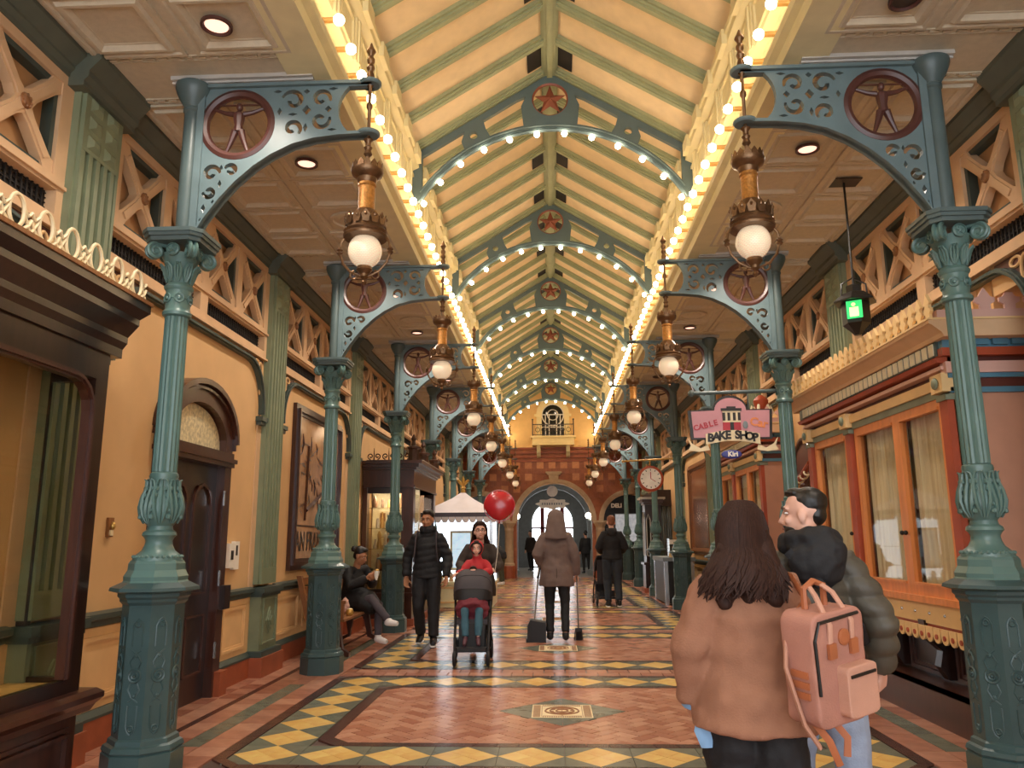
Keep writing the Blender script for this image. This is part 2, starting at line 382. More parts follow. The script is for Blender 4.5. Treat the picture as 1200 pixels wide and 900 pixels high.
# ================================================================ side walls
def wall_frame_parts(sx):
    """meshes of one bay of wall, y measured from the bay's first column"""
    X = lambda d: sx*(XW-d)
    P = {}
    a, b = .24, S-.24
    fr = MB()
    for z0, z1 in ((4.45, 4.56), (3.70, 3.79), (3.44, 3.53)): fr.box(X(-.1), X(.02), a, b, z0, z1)
    pc = [.726+.8*i for i in range(4)]; h = .335
    for y0, y1 in [(a, pc[0]-h)]+[(pc[i]+h, pc[i+1]-h) for i in range(3)]+[(pc[3]+h, b)]: fr.box(X(-.1), X(.019), y0, y1, 3.79, 4.45)
    vents = [(a+.1, S/2-.08), (S/2+.08, b-.1)]
    for y0, y1 in ((a, a+.1), (S/2-.08, S/2+.08), (b-.1, b)): fr.box(X(-.1), X(.019), y0, y1, 3.53, 3.70)
    fr.box(X(.02), X(.045), a, b, 3.425, 3.445); fr.box(X(.02), X(.04), a, b, 3.72, 3.745)
    P['frieze_frame'] = fr.mesh('frieze_frame', 'peach')
    rv = MB()
    for y0, y1, z0, z1 in ((-h, h, 3.79, 3.825), (-h, h, 4.41, 4.45), (-h, -h+.04, 3.79, 4.45), (h-.04, h, 3.79, 4.45)): rv.box(X(-.095), X(-.01), y0, y1, z0, z1)
    P['panel_reveal'] = rv.mesh('panel_reveal', 'green_dark')
    bk = MB().box(X(-.12), X(-.085), -h, h, 3.79, 4.45); P['frieze_panel'] = bk.mesh('frieze_panel', 'peach_panel')
    xb = MB(); q = 4.12
    for s_ in (-1, 1):
        L_ = math.hypot(.335, .33); d = Vector((.335, .33*s_)); n = Vector((-d.y, d.x)).normalized()
        pts = []
        for t, w in ((-1, .075), (-.75, .05), (-.25, .045), (-.12, .06), (.12, .06), (.25, .045), (.75, .05), (1, .075)): pts.append((d*t, w))
        poly = [(p.x+n.x*w, q+p.y+n.y*w) for p, w in pts]+[(p.x-n.x*w, q+p.y-n.y*w) for p, w in pts[::-1]]
        poly = clip(poly, rect(-h, h, 3.79, 4.45)); xb.prism(poly, X(-.06), X(.008+s_*.002), 'x')
        poly2 = [(p.x+n.x*w*.55, q+p.y+n.y*w*.55) for p, w in pts[1:-1]]+[(p.x-n.x*w*.55, q+p.y-n.y*w*.55) for p, w in pts[1:-1][::-1]]
        xb.prism(poly2, X(.005), X(.02+s_*.002), 'x')
    P['cross_brace'] = xb.mesh('cross_brace', 'peach')
    ro = MB().ell((X(.022), 0, q), (.02, .052, .052), 12, 6)
    for i in range(8): t = 2*PI*i/8; ro.ell((X(.03), .036*math.cos(t), q+.036*math.sin(t)), (.012, .014, .014), 6, 4)
    P['rosette'] = ro.mesh('rosette', 'oak', True)
    vg = MB(); vl = vents[0][1]-vents[0][0]
    vg.box(X(-.1), X(-.06), 0, vl, 3.53, 3.70)
    for i in range(30): vg.box(X(-.055), X(-.045), i*vl/30, i*vl/30+.012, 3.53, 3.70)
    for i in range(5): vg.box(X(-.06), X(-.05), 0, vl, 3.545+i*.033, 3.552+i*.033)
    P['vent_grille'] = vg.mesh('vent_grille', 'grille')
    # green arched trim below the frieze
    tr = MB(); path = [(a+.1, 2.8)]+[(a+.1+.46*(1-math.cos(t)), 2.86+.5*math.sin(t)) for t in [PI/2*i/8 for i in range(9)]]
    path += [(S-p[0], p[1]) for p in path[::-1]]
    tr.prism(stroke(path, .05), X(-.01), X(.05), 'x'); tr.prism(stroke(path, .022), X(.05), X(.07), 'x')
    for y in (a+.1, S-a-.1): tr.box(X(-.01), X(.08), y-.09, y+.09, 2.72, 2.77); tr.box(X(-.01), X(.06), y-.065, y+.065, 2.68, 2.72)
    P['arched_trim'] = tr.mesh('arched_trim', 'green_dark')
    sp = MB()
    half = [p for p in path[:len(path)//2]]
    for mir in (0, 1):
        poly = [(a+.08, 2.78)]+half[1:]+[(a+.56, 3.42), (a+.08, 3.42)]
        if mir: poly = [(S-y, z) for y, z in poly][::-1]
        sp.plate(poly, [], X(-.005), X(.006), 'x')
    P['spandrel'] = sp.mesh('spandrel', 'brown_paint')
    rg = MB()
    for mir in (0, 1):
        for y, z, ry, rz in ((a+.17, 3.27, .05, .11), (a+.28, 3.36, .06, .035), (a+.135, 3.08, .028, .06)):
            yy = S-y if mir else y
            rg.tube([(X(.014), yy+ry*math.cos(2*PI*i/20), z+rz*math.sin(2*PI*i/20)) for i in range(20)], .012, 5, True)
    P['spandrel_rings'] = rg.mesh('spandrel_rings', 'cream_panel')
    ss = MB()
    for y0 in (a, b-.15): ss.box(X(-.01), X(.012), y0, y0+.15, .92, 2.7)
    P['wall_strip'] = ss.mesh('wall_strip', 'peach')
    # pilaster, y measured from its axis
    pl = MB().box(X(0), X(.07), -.25, .25, .95, 4.52); pl.box(X(.07), X(.1), -.23, .23, .95, 1.12); pl.box(X(.07), X(.1), -.23, .23, 4.05, 4.5)
    for y0 in (-.23, -.135, -.045, .045, .135, .2): pl.box(X(.07), X(.098), y0, y0+.045 if y0 < .19 else .23, 1.12, 4.05)
    for i in range(2):
        for j in range(3):
            y, z = -.1+i*.2, 4.13+j*.14
            pl.add([(X(.1), y-.075, z-.05), (X(.1), y+.075, z-.05), (X(.1), y+.075, z+.05), (X(.1), y-.075, z+.05), (X(.125), y-.03, z-.02), (X(.125), y+.03, z-.02), (X(.125), y+.03, z+.02), (X(.125), y-.03, z+.02)],
                   [(0, 1, 5, 4), (1, 2, 6, 5), (2, 3, 7, 6), (3, 0, 4, 7), (4, 5, 6, 7)])
    P['pilaster'] = pl.mesh('pilaster', 'green_paint')
    pb = MB().box(X(0), X(.12), -.27, .27, .26, .86)
    for z0, z1, e in ((.32, .34, .2), (.78, .8, .2)): pb.box(X(.12), X(.135), -e, e, z0, z1)
    for y0 in (-.2, .18): pb.box(X(.12), X(.135), y0, y0+.02, .34, .78)
    for k, (e, hh) in enumerate(((.1, .14), (.07, .1), (.035, .05))): pb.prism([(p[0], p[1]+.56) for p in diamond(0, 0, e, hh)], X(.12), X(.135+.012*k), 'x')
    P['pilaster_base'] = pb.mesh('pilaster_base', 'green_paint')
    pt = MB().box(X(0), X(.17), -.32, .32, .2, .26); pt.box(X(0), X(.165), -.31, .31, .86, .92); pt.box(X(0), X(.14), -.29, .29, .82, .86)
    P['pilaster_moulding'] = pt.mesh('pilaster_moulding', 'green_dark')
    pk = MB().box(X(0), X(.19), -.34, .34, 0, .2); P['pilaster_plinth'] = pk.mesh('pilaster_plinth', 'terra_base')
    cp = MB().prism([(X(0), 4.46), (X(.13), 4.46), (X(.13), 4.5), (X(.16), 4.53), (X(.16), 4.57), (X(.24), 4.66), (X(.24), 4.7), (X(0), 4.7)], -.33, .33, 'y')
    P['pilaster_cap'] = cp.mesh('pilaster_cap', 'cornice_green')
    return P, pc, vents
def wainscot(parent, sx, y0, y1, n):
    X = lambda d: sx*(XW-d)
    MB().box(X(0), X(.05), y0, y1, 0, .2).obj('plinth_board', 'terra_base', parent)
    g = MB().prism([(X(0), .2), (X(.055), .2), (X(.055), .22), (X(.03), .26), (X(0), .26)], y0, y1, 'y')
    g.prism([(X(0), .82), (X(.03), .83), (X(.035), .865), (X(.07), .88), (X(.07), .915), (X(.02), .93), (X(0), .93)], y0, y1, 'y')
    g.obj('chair_rail', 'green_dark', parent)
    MB().box(X(0), X(.01), y0, y1, .26, .82).obj('wainscot_field', 'cream_panel', parent)
    w = (y1-y0)/n
    for i in range(n):
        p0, p1 = y0+i*w+.1, y0+(i+1)*w-.1
        if p1-p0 < .15: continue
        m = MB()
        for q0, q1, d in ((0, .03, .03), (.03, .05, .02)):
            m.box(X(.01), X(d), p0+q0, p1-q0, .32+q0, .32+q1); m.box(X(.01), X(d), p0+q0, p1-q0, .76-q1, .76-q0)
            m.box(X(.01), X(d), p0+q0, p0+q1, .32+q1, .76-q1); m.box(X(.01), X(d), p1-q1, p1-q0, .32+q1, .76-q1)
        m.obj('wainscot_panel', 'cream_panel', parent)
for sx, nm in ((-1, 'wall_left'), (1, 'wall_right')):
    X = lambda d: sx*(XW-d)
    w = MB()
    if sx < 0: w.box(X(0), X(-.3), -3, YE, 0, 3.45)
    else:
        w.box(X(0), X(-.3), 6.2, YE, 0, 3.45); w.box(3.95, 4.3, -3, 5.9, 0, 3.2); w.box(X(0), 4.3, -3, 5.9, 3.2, 3.45); w.box(3.36, 4.3, 5.99, 6.3, 0, 3.45); w.box(3.33, 4.3, 4.72, 5.32, 0, 3.2)
    w.box(X(-.1), X(-.3), -3, YE, 3.45, ZC+.3)
    wall = struct(w.obj(nm, 'orange_wall'))
    P, pc, vents = wall_frame_parts(sx)
    for k in range(-1, 7):
        y = cy_(k)
        if k < 6:
            link('frieze_frame', P['frieze_frame'], wall, (0, y, 0)); link('arched_trim', P['arched_trim'], wall, (0, y, 0))
            s_ = link('spandrel', P['spandrel'], wall, (0, y, 0)); link('spandrel_rings', P['spandrel_rings'], s_)
            if sx < 0 or k > 0: link('wall_strip', P['wall_strip'], wall, (0, y, 0))
            for c in pc:
                f = link('frieze_panel', P['frieze_panel'], wall, (0, y+c, 0))
                link('panel_reveal', P['panel_reveal'], f); link('cross_brace', P['cross_brace'], f); link('rosette', P['rosette'], f)
            for v0, v1 in vents: link('vent_grille', P['vent_grille'], wall, (0, y+v0, 0))
        if k >= 0:
            p = link('pilaster', P['pilaster'], wall, (0, y-.02, 0)); link('pilaster_cap', P['pilaster_cap'], p)
            for q in ('pilaster_base', 'pilaster_moulding', 'pilaster_plinth'): link(q, P[q], p)
    cn = MB().prism([(X(-.1), 4.52), (X(.03), 4.52), (X(.03), 4.55), (X(.06), 4.58), (X(.06), 4.6), (X(.13), 4.67), (X(.13), ZC), (X(-.1), ZC)], -3, YE, 'y')
    struct(cn.obj('trim_%d' % (1 if sx < 0 else 2), 'cornice_green'))
    segs = [(Y0+.35, 6.2, 1), (7.75, cy_(1)-.35, 1)]+[(cy_(k)+.35, cy_(k+1)-.35, 3) for k in range(1, 6)] if sx < 0 else [(cy_(k)+.35, cy_(k+1)-.35, 3) for k in range(2, 6)]
    if sx < 0: segs.insert(0, (3.0, Y0-.35, 2))
    for y0, y1, n in segs: wainscot(wall, sx, y0, y1, n)

# ================================================================ side ceilings of pressed tin
cof = MB(); rings = [(.325, .003), (.325, -.02), (.3, -.02), (.29, -.006), (.265, -.006), (.25, -.03), (.225, -.03), (.2, .0), (.185, .0), (.175, .02), (0, .02)]
def square_rings(mb, rg, ky=1):
    vs_ = []
    for h, z in rg: vs_ += [(-h, -h*ky, z), (h, -h*ky, z), (h, h*ky, z), (-h, h*ky, z)]
    fs_ = [(j*4+i, j*4+(i+1) % 4, j*4+4+(i+1) % 4, j*4+4+i) for j in range(len(rg)-1) for i in range(4)]
    mb.add(vs_, fs_)
square_rings(cof, rings, .98); cofm = cof.mesh('tin_panel', 'tin')
rnd = MB(); square_rings(rnd, rings[:5]+[(.25, 0)])
rnd.lathe([(.21, .0), (.21, -.02), (.18, -.025), (.17, -.005), (.12, -.005), (.11, -.015), (.02, -.015)], 28); rndm = rnd.mesh('tin_panel', 'tin')
tb = MB()
for i in range(16): tb.box(-.71+i*.09, -.65+i*.09, -.012, .012, -.012, .002)
tb.box(-.73, .73, -.03, -.024, -.01, .002); tb.box(-.73, .73, .024, .03, -.01, .002); tbm = tb.mesh('tin_border', 'tin')
DL = MB().lathe([(.1, 0), (.1, -.018), (.085, -.022), (.075, -.01), (.075, .0)], 24).mesh('trim_ring', 'burgundy', True)
DLl = MB().lathe([(.074, -.008), (.03, -.004), (.001, -.004)], 24).mesh('lens', 'downlight')
DLb = MB().lathe([(.074, -.008), (.03, -.004), (.001, -.004)], 24).mesh('baffle', 'baffle')
over = {(-1, -1): 'above the display case', (-1, 0): 'above the panelled door', (-1, 1): 'above the bench', (-1, 2): 'above the wooden kiosk', (-1, 3): 'from the tent stall to the end wall', (1, -1): 'before the pink shop end wall', (1, 0): 'above the curtained shop window', (1, 1): 'above the second bay window', (1, 2): 'between the second bay window and the clock', (1, 3): 'from the clock to the end wall'}
DLamp = bpy.data.lights.new('downlight_lamp', 'SPOT'); DLamp.energy = 130; DLamp.color = (1, .87, .74); DLamp.spot_size = 2.5; DLamp.spot_blend = .8; DLamp.shadow_soft_size = .07
for sx in (-1, 1):
    ce = struct(MB().box(sx*1.7, sx*(XW+.1), -3, YE, ZC, ZC+.12).obj('ceiling', 'tin'))
    for k in range(-1, 6):
        for i in range(2):
            for j in range(5):
                x, y = sx*(2.11+.72*i), cy_(k)+.3+.325+.652*j
                link('tin_panel', rndm if (i == 0 and j == 3) else cofm, ce, (x, y, ZC-.003))
        for yy in (.26, S-.26): link('tin_border', tbm, ce, (sx*2.47, cy_(k)+yy, ZC))
        s_ = MB().box(sx*1.72, sx*2.75, cy_(k)+S-.05, cy_(k)+S+.05, ZC-.03, ZC); s_.box(sx*1.72, sx*2.75, cy_(k)+S-.02, cy_(k)+S+.02, ZC-.045, ZC-.03); s_.obj('ceiling_batten', 'pale_trim', ce)
        for j, yy in enumerate((.3+.325+.652*1, .3+.325+.652*4)):
            lit = not (sx > 0 and j == 1 and k in (-1, 2))
            t = thing('downlight', ('glowing round downlight in the tin ceiling ' if lit else 'dark unlit round downlight in the tin ceiling ')+over[(sx, min(k, 3))], 'ceiling light', (sx*2.17, cy_(k)+yy, ZC-.02), 0, 'downlights in the tin ceilings')
            link('trim_ring', DL, t); link('lens' if lit else 'baffle', DLl if lit else DLb, t)
            if lit:
                lo = bpy.data.objects.new('lamp', DLamp); col.objects.link(lo); lo.parent = t; lo.location = (0, 0, -.03)

# ================================================================ eaves and roof
def eave(sx):
    t = thing('light_string', 'long row of white globe bulbs along the eave above the '+('panelled door and display case' if sx < 0 else 'curtained shop windows'), 'light string', (sx*1.6, Y0, 5.25), 0)
    bm_ = MB().ell((0, 0, 0), .042, 12, 8).mesh('bulb', 'bulb', True); so = MB().lathe([(.018, 0), (.022, .05), (.022, .12), (.03, .14), (.03, .175)], 10, mtx=Matrix.Rotation(PI/2*sx, 4, 'Y')).mesh('socket', 'bulb_base', True)
    for i in range(-7, 68):
        b = link('bulb', bm_, t, (0, .15+i*.36, 0)); link('socket', so, b)
    MB().box(sx*.165, sx*.178, -2.4, 24.45, -.03, .03).obj('rail', 'cream', t)
    pr = [(1.72, 4.68), (1.60, 4.68), (1.60, 4.75), (1.63, 4.78), (1.63, 4.84), (1.585, 4.87), (1.585, 4.94), (1.65, 4.97), (1.65, 5.02), (1.68, 5.04), (1.78, 5.06), (1.78, 5.43), (1.7, 5.45), (1.7, 5.86), (1.62, 5.9), (1.62, 5.97), (1.6, 5.98), (1.6, 6.03), (1.9, 6.03), (1.9, 4.68)]
    tr = struct(MB().prism([(sx*x, z) for x, z in pr], -3, YE, 'y').obj('trim_%d' % (3 if sx < 0 else 4), 'cream'))
    pan = MB()
    for q, d in ((0, 0), ):
        pan.box(sx*1.7, sx*1.675, 0, .05, 5.45, 5.86); pan.box(sx*1.7, sx*1.66, .05, .1, 5.45, 5.86); pan.box(sx*1.7, sx*1.675, .1, .15, 5.45, 5.86)
        pan.box(sx*1.7, sx*1.68, .2, .6, 5.5, 5.53); pan.box(sx*1.7, sx*1.68, .2, .6, 5.78, 5.81); pan.box(sx*1.7, sx*1.68, .2, .23, 5.53, 5.78); pan.box(sx*1.7, sx*1.68, .57, .6, 5.53, 5.78)
        pan.box(sx*1.62, sx*1.57, -.05, .2, 5.88, 6.03)
    pm = pan.mesh('eave_panel', 'cream')
    for i in range(40): link('eave_panel', pm, tr, (0, -1+i*.642+.02+ (Y0 % .642), 0))
eave(-1); eave(1)
AP, SL, TP = 7.22, .62, 7.12
roof = MB()
for sx in (-1, 1): roof.prism([(sx*1.95, AP-SL*1.95), (0, AP), (0, AP+.2), (sx*1.95, AP-SL*1.95+.2)], -3, YE+.4, 'y')
roof = struct(roof.obj('ceiling_vault', 'roof_board'))
def raf(sx):
    m = MB(); n = Vector((SL, 1)).normalized()
    for w, d0, d1 in ((.085, 0, .04), (.055, .04, .062), (.025, .062, .075)):
        m.prism([(sx*1.75, AP-SL*1.75-d0*1.17), (sx*.05, AP-SL*.05-d0*1.17), (sx*.05, AP-SL*.05-d1*1.17), (sx*1.75, AP-SL*1.75-d1*1.17)], -w, w, 'y')
    return m.mesh('rafter', 'rafter')
RF = {s_: raf(s_) for s_ in (-1, 1)}
def gr(sx):
    m = MB(); m.prism([(sx*.1, AP-.1*SL-.004), (sx*.27, AP-.27*SL-.004), (sx*.27, AP-.27*SL-.02), (sx*.1, AP-.1*SL-.02)], .1, .5, 'y'); me = m.mesh('ridge_vent', 'grille'); return me
GR = {s_: gr(s_) for s_ in (-1, 1)}
for i in range(-8, 39):
    y = Y0+i*S/6
    for sx in (-1, 1):
        link('rafter', RF[sx], roof, (0, y, 0))
        if i % 2: link('ridge_vent', GR[sx], roof, (0, y, 0))
rb = MB().box(-.1, .1, -3, YE, 7.12, 7.25); rb.box(-.07, .07, -3, YE, 7.085, 7.12); rb.box(-.035, .035, -3, YE, 7.06, 7.085); rb.obj('ridge_beam', 'rafter', roof)
def truss():
    t = thing('roof_truss', 'grey-green arched roof truss with a red star roundel and a row of bulbs', 'roof truss', (0, 0, 0), 0, 'roof trusses along the glowing vault')
    zc, R = 6.38-1.89, 1.89
    za = lambda x: zc+math.sqrt((R+.055)**2-x*x); zi = lambda x: zc+math.sqrt(R*R-x*x); zt = lambda x: 7.025-SL*abs(x)
    xs = [-1.6+3.2*i/32 for i in range(33)]
    outer = [(-1.74, 5.45), (-1.74, TP-SL*1.74), (0, TP), (1.74, TP-SL*1.74), (1.74, 5.45), (1.62, 5.45)]+[(x, zi(x)) for x in xs[::-1]]+[(-1.62, 5.45)]
    holes = [arc(0, 6.77, .225, 0, 2*PI, 28)[:-1]]
    for s_ in (-1, 1):
        a = [(.33+.5*i/6) for i in range(7)]
        h1 = [(.30, zt(.30)-.02)]+[(x, zt(x)) for x in a[1:]]+[(.80, (zt(.8)+za(.8))/2)]+[(x, za(x)+.012) for x in a[::-1][1:]]+[(.36, 6.68)]
        c = [1.06+.52*i/6 for i in range(7)]
        h2 = [(x, zt(x)) for x in c]+[(x, za(x)+.012) for x in c[::-1]]+[(1.1, (zt(1.08)+za(1.08))/2)]
        holes += [[(s_*x, z) for x, z in h1], [(s_*x, z) for x, z in h2], arc(s_*.95, (zt(.95)+za(.95))/2, .05, 0, 2*PI, 14)[:-1]]
    MB().plate(outer, holes, -.03, .03, 'y').obj('truss_plate', 'truss', t)
    fl = MB()
    p = [(x, 0, zi(x)-.01) for x in xs]; fl.tube(p, .024, 6); fl.tube([(x, -.055, za(x)-.03) for x in xs], .012, 5)
    fl.obj('arch_flange', 'truss', t, True)
    st = MB(); o = []
    for i in range(10): a = PI/2+i*PI/5; r = .205 if i % 2 == 0 else .083; o.append((r*math.cos(a), 6.77+r*math.sin(a)))
    vs_ = [(x, 0, z) for x, z in o]+[(0, -.06, 6.77), (0, .06, 6.77)]
    st.add(vs_, [(i, (i+1) % 10, 10) for i in range(10)]+[((i+1) % 10, i, 11) for i in range(10)]); st.obj('star', 'red_star', t)
    MB().torus((0, 0, 6.77), .225, .022, 'y', 32, 6).obj('star_ring', 'red_star', t, True)
    bm_ = MB().ell((0, 0, 0), .036, 10, 7).mesh('bulb', 'bulb', True)
    for i in range(12):
        a = PI/2+(i-5.5)*.187; link('bulb', bm_, t, ((R-.075)*math.cos(a), -.03, zc+(R-.075)*math.sin(a)))
    return t
T0 = truss()
for k in range(1, 7):
    t = T0 if k == 1 else copy_tree(T0)
    t.location = (0, cy_(k)+.03, 0)
    t['label'] = 'arched roof truss with red star and bulbs '+{1: 'above the bench and bake shop sign columns', 2: 'above the dark wooden kiosk', 3: 'above the clock sign column', 6: 'just before the cream gable window'}.get(k, 'between the clock sign and the gable window')
    t['group'] = 'roof trusses along the vault'

# ================================================================ iron columns with brackets
def column():
    t = thing('iron_column', '', 'column')
    MB().lathe([(.235, 0), (.235, .17), (.225, .175), (.235, .19), (.225, .215), (.205, .225), (.2, .25), (.185, .26)], 8, a0=PI/8).obj('plinth', 'teal_pedestal', t)
    ped = MB().lathe([(.184, .255), (.182, 1.03), (.2, 1.05), (.2, 1.065), (.215, 1.08), (.215, 1.1), (.268, 1.115), (.262, 1.135), (.2, 1.165)], 8, a0=PI/8).obj('pedestal', 'teal_pedestal', t)
    orn = MB()
    for i in range(8):
        mt = Matrix.Rotation(i*PI/4, 4, 'Z'); r = .171
        orn.torus((r, 0, .62), .036, .007, 'x', 18, 5, mt); orn.torus((r, 0, .62), .017, .007, 'x', 12, 5, mt); orn.ell((r, 0, .62), (.012, .008, .008), 8, 5, mt)
        for s_ in (-1, 1):
            for u in (-1, 1):
                z = .62+s_*.09
                orn.tube([(r, u*.02, .62+s_*.04), (r, u*.035, z-s_*.01), (r, u*.012, z+s_*.03), (r, -u*.03, z+s_*.06)], [.004, .005, .005, .003], 5, mtx=mt)
                orn.tube([(r, u*.03, .62+s_*.17), (r, u*.03, .62+s_*.29), (r, u*.018, .62+s_*.32), (r, 0, .62+s_*.335)], .0045, 5, mtx=mt)
            orn.ell((r, 0, .62+s_*.115), (.009, .012, .012), 8, 5, mt); orn.torus((r, 0, .62+s_*.3), .016, .005, 'x', 12, 4, mt)
    orn.obj('relief', 'teal_pedestal', ped, True)
    MB().lathe([(.2, 1.16), (.19, 1.175), (.192, 1.2), (.17, 1.24), (.168, 1.28), (.155, 1.3)], 8, a0=PI/8).obj('stepped_cap', 'teal', t)
    ns = 32
    nk = MB().lathe([(.15, 1.295), (.147, 1.32), (.13, 1.335), (.1, 1.36), (.085, 1.39), (.08, 1.42), (.09, 1.44), (.105, 1.455), (.1, 1.475), (.08, 1.49), (.075, 1.515)], ns).obj('neck', 'teal', t, True)
    g = MB()
    for i in range(28): a = 2*PI*i/28; g.ell((.142*math.cos(a), .142*math.sin(a), 1.322), (.014, .014, .012), 6, 4)
    g.obj('bead_ring', 'teal', nk, True)
    va = MB().lathe([(.072, 1.51), (.1, 1.54), (.118, 1.58), (.12, 1.63), (.108, 1.69), (.088, 1.75), (.08, 1.8), (.09, 1.83), (.086, 1.85), (.072, 1.86)], ns).obj('leaf_vase', 'teal', t, True)
    lf = MB()
    for i in range(8):
        mt = Matrix.Rotation(i*PI/4+PI/8, 4, 'Z')
        prof = [(.1, 1.53), (.123, 1.58), (.128, 1.63), (.118, 1.69), (.098, 1.75), (.1, 1.8), (.112, 1.81)]
        for u in (-1, 0, 1):
            lf.tube([(r, u*(.012+.03*math.sin(PI*j/6)), z) for j, (r, z) in enumerate(prof)], [.005, .011, .013, .012, .01, .008, .004], 5, mtx=mt)
        for j in range(5):
            for u in (-1, 1): z = 1.57+.045*j; lf.ell((.122-.005*j, u*.045*(1-.1*j), z), (.012, .012, .017), 6, 4, mt)
    lf.obj('acanthus_leaves', 'teal', va, True)
    fl = lambda r, z, i, n: r*(1-.09*(.5-.5*math.cos(2*PI*i*16/n)))
    MB().lathe([(.078, 1.86), (.077, 2.2), (.074, 2.91)], 64, rf=fl).obj('fluted_shaft', 'teal', t, True)
    MB().lathe([(.078, 2.905), (.092, 2.915), (.095, 2.935), (.085, 2.95), (.08, 2.96), (.082, 3.09), (.092, 3.1), (.096, 3.115), (.086, 3.13), (.078, 3.14)], ns).obj('collar', 'teal', t, True)
    rb_ = MB()
    for i in range(6):
        mt = Matrix.Rotation(i*PI/3, 4, 'Z'); rb_.torus((.083, 0, 3.03), .03, .006, 'x', 14, 5, mt); rb_.ell((.083, 0, 3.03), (.01, .014, .014), 8, 5, mt)
        rb_.tube([(.083*math.cos(a), .083*math.sin(a), 3.03) for a in (.38, .5, .62)], .006, 5, mtx=mt)
    rb_.obj('collar_relief', 'teal', t, True)
    cp = MB().lathe([(.074, 3.135), (.078, 3.2), (.09, 3.26), (.115, 3.31), (.13, 3.34)], ns).obj('capital', 'teal', t, True)
    lf = MB()
    for i in range(10):
        mt = Matrix.Rotation(i*PI/5, 4, 'Z')
        for u in (-1, 0, 1): lf.tube([(.08, u*.006, 3.145), (.092, u*.018, 3.19), (.105, u*.02, 3.235), (.13, u*.01, 3.265), (.128, u*.008, 3.25)], [.006, .01, .01, .007, .004], 5, mtx=mt)
    lf.obj('capital_leaves', 'teal', cp, True)
    vo = MB()
    for i in range(4):
        mt = Matrix.Rotation(PI/4+i*PI/2, 4, 'Z')
        for u in (-1, 1):
            sp_ = spiral(.175, 3.34, .058, PI/2, 1.6, -1, .2, 26)
            vo.tube([(x, u*.02, z) for x, z in sp_], [.013*(1-.4*j/26) for j in range(27)], 6, mtx=mt)
        vo.lathe([(.05, -.018), (.05, .018)], 20, mtx=mt @ Matrix.Translation((.175, 0, 3.34)) @ Matrix.Rotation(PI/2, 4, 'X'))
        vo.tube([(.09, 0, 3.4), (.14, 0, 3.398), (.178, 0, 3.398)], .018, 8, mtx=mt)
        m2 = Matrix.Rotation(i*PI/2, 4, 'Z')
        vo.lathe([(.045, 0), (.045, .02), (.036, .026), (.034, .016)], 18, mtx=m2 @ Matrix.Translation((.115, 0, 3.355)) @ Matrix.Rotation(PI/2, 4, 'Y'))
        for j in range(5):
            a = j*2*PI/5; vo.tube([(.138, 0, 3.355), (.136, .03*math.sin(a), 3.355+.03*math.cos(a))], [.008, .002], 5, mtx=m2)
    vo.obj('volutes', 'teal', cp, True)
    ab = MB()
    for h, z0, z1 in ((.185, 3.4, 3.43), (.2, 3.43, 3.455), (.21, 3.455, 3.482)):
        c = h*.3; ab.prism([(-h+c, -h), (h-c, -h), (h, -h+c), (h, h-c), (h-c, h), (-h+c, h), (-h, h-c), (-h, -h+c)], z0, z1, 'z')
    ab.obj('abacus', 'teal_dark', t)
    MB().lathe([(.056, 3.48), (.056, 4.42), (.066, 4.43), (.066, 4.45), (.058, 4.46), (.075, 4.49), (.1, 4.53), (.118, 4.57), (.128, 4.6), (.128, 4.63), (.11, 4.645)], ns).obj('upper_post', 'teal_dark', t, True)
    # bracket, reaching out over +x
    lower = [(.09, 3.49), (.15, 3.6), (.25, 3.745), (.36, 3.875), (.48, 3.985), (.6, 4.07), (.75, 4.145), (.9, 4.185), (1.08, 4.205), (1.3, 4.21)]
    outer = [(.05, 3.49)]+lower+[(1.3, 4.235), (1.13, 4.24)]+arc(1.3, 4.415, .24, PI*1.25, PI*.75, 8)+[(1.13, 4.59), (1.3, 4.595), (1.3, 4.615), (.05, 4.615)]
    holes = [arc(.34, 4.32, .232, 0, 2*PI, 36)[:-1]]
    for x, z, r, a, s_ in ((.735, 4.49, .082, PI*.9, -1), (.935, 4.5, .07, -.3, 1), (.935, 4.335, .07, .3, -1), (.735, 4.275, .065, -.7, 1), (.175, 3.95, .062, 0, 1), (.315, 3.97, .045, PI*.9, -1), (.17, 3.81, .045, PI, 1)): holes.append(swirl(x, z, r, a, .95, s_, .036))
    for x, z, a, b in ((.835, 4.415, .032, .038), (.62, 4.565, .03, .014), (.64, 4.41, .016, .03), (.99, 4.418, .024, .026), (.83, 4.56, .022, .02), (.83, 4.28, .016, .035), (1.02, 4.575, .035, .012), (1.02, 4.258, .035, .011), (.735, 4.385, .035, .012), (.24, 3.87, .014, .03), (.135, 3.69, .016, .034), (.2, 3.735, .012, .02), (.245, 3.99, .012, .025), (.12, 3.6, .01, .02)): holes.append(diamond(x, z, a, b))
    MB().plate(outer, holes, -.022, .022, 'y').obj('bracket', 'teal_bracket', t)
    fg = MB()
    n = len(lower)
    for j in range(n-1):
        (x0, z0), (x1, z1) = lower[j], lower[j+1]; fg.add([(x0, -.05, z0), (x1, -.05, z1), (x1, .05, z1), (x0, .05, z0), (x0, -.05, z0+.022), (x1, -.05, z1+.022), (x1, .05, z1+.022), (x0, .05, z0+.022)], [(0, 1, 2, 3), (7, 6, 5, 4), (0, 4, 5, 1), (3, 2, 6, 7), (0, 3, 7, 4), (1, 5, 6, 2)])
    fg.box(.05, 1.3, -.05, .05, 4.6, 4.625); fg.box(.05, .1, -.04, .04, 3.49, 4.6)
    for zz in (4.21, 4.6): fg.lathe([(.07, zz), (.08, zz+.01), (.08, zz+.025)], 20, c=(1.28, 0, 0))
    fg.obj('bracket_flange', 'teal_bracket', t)
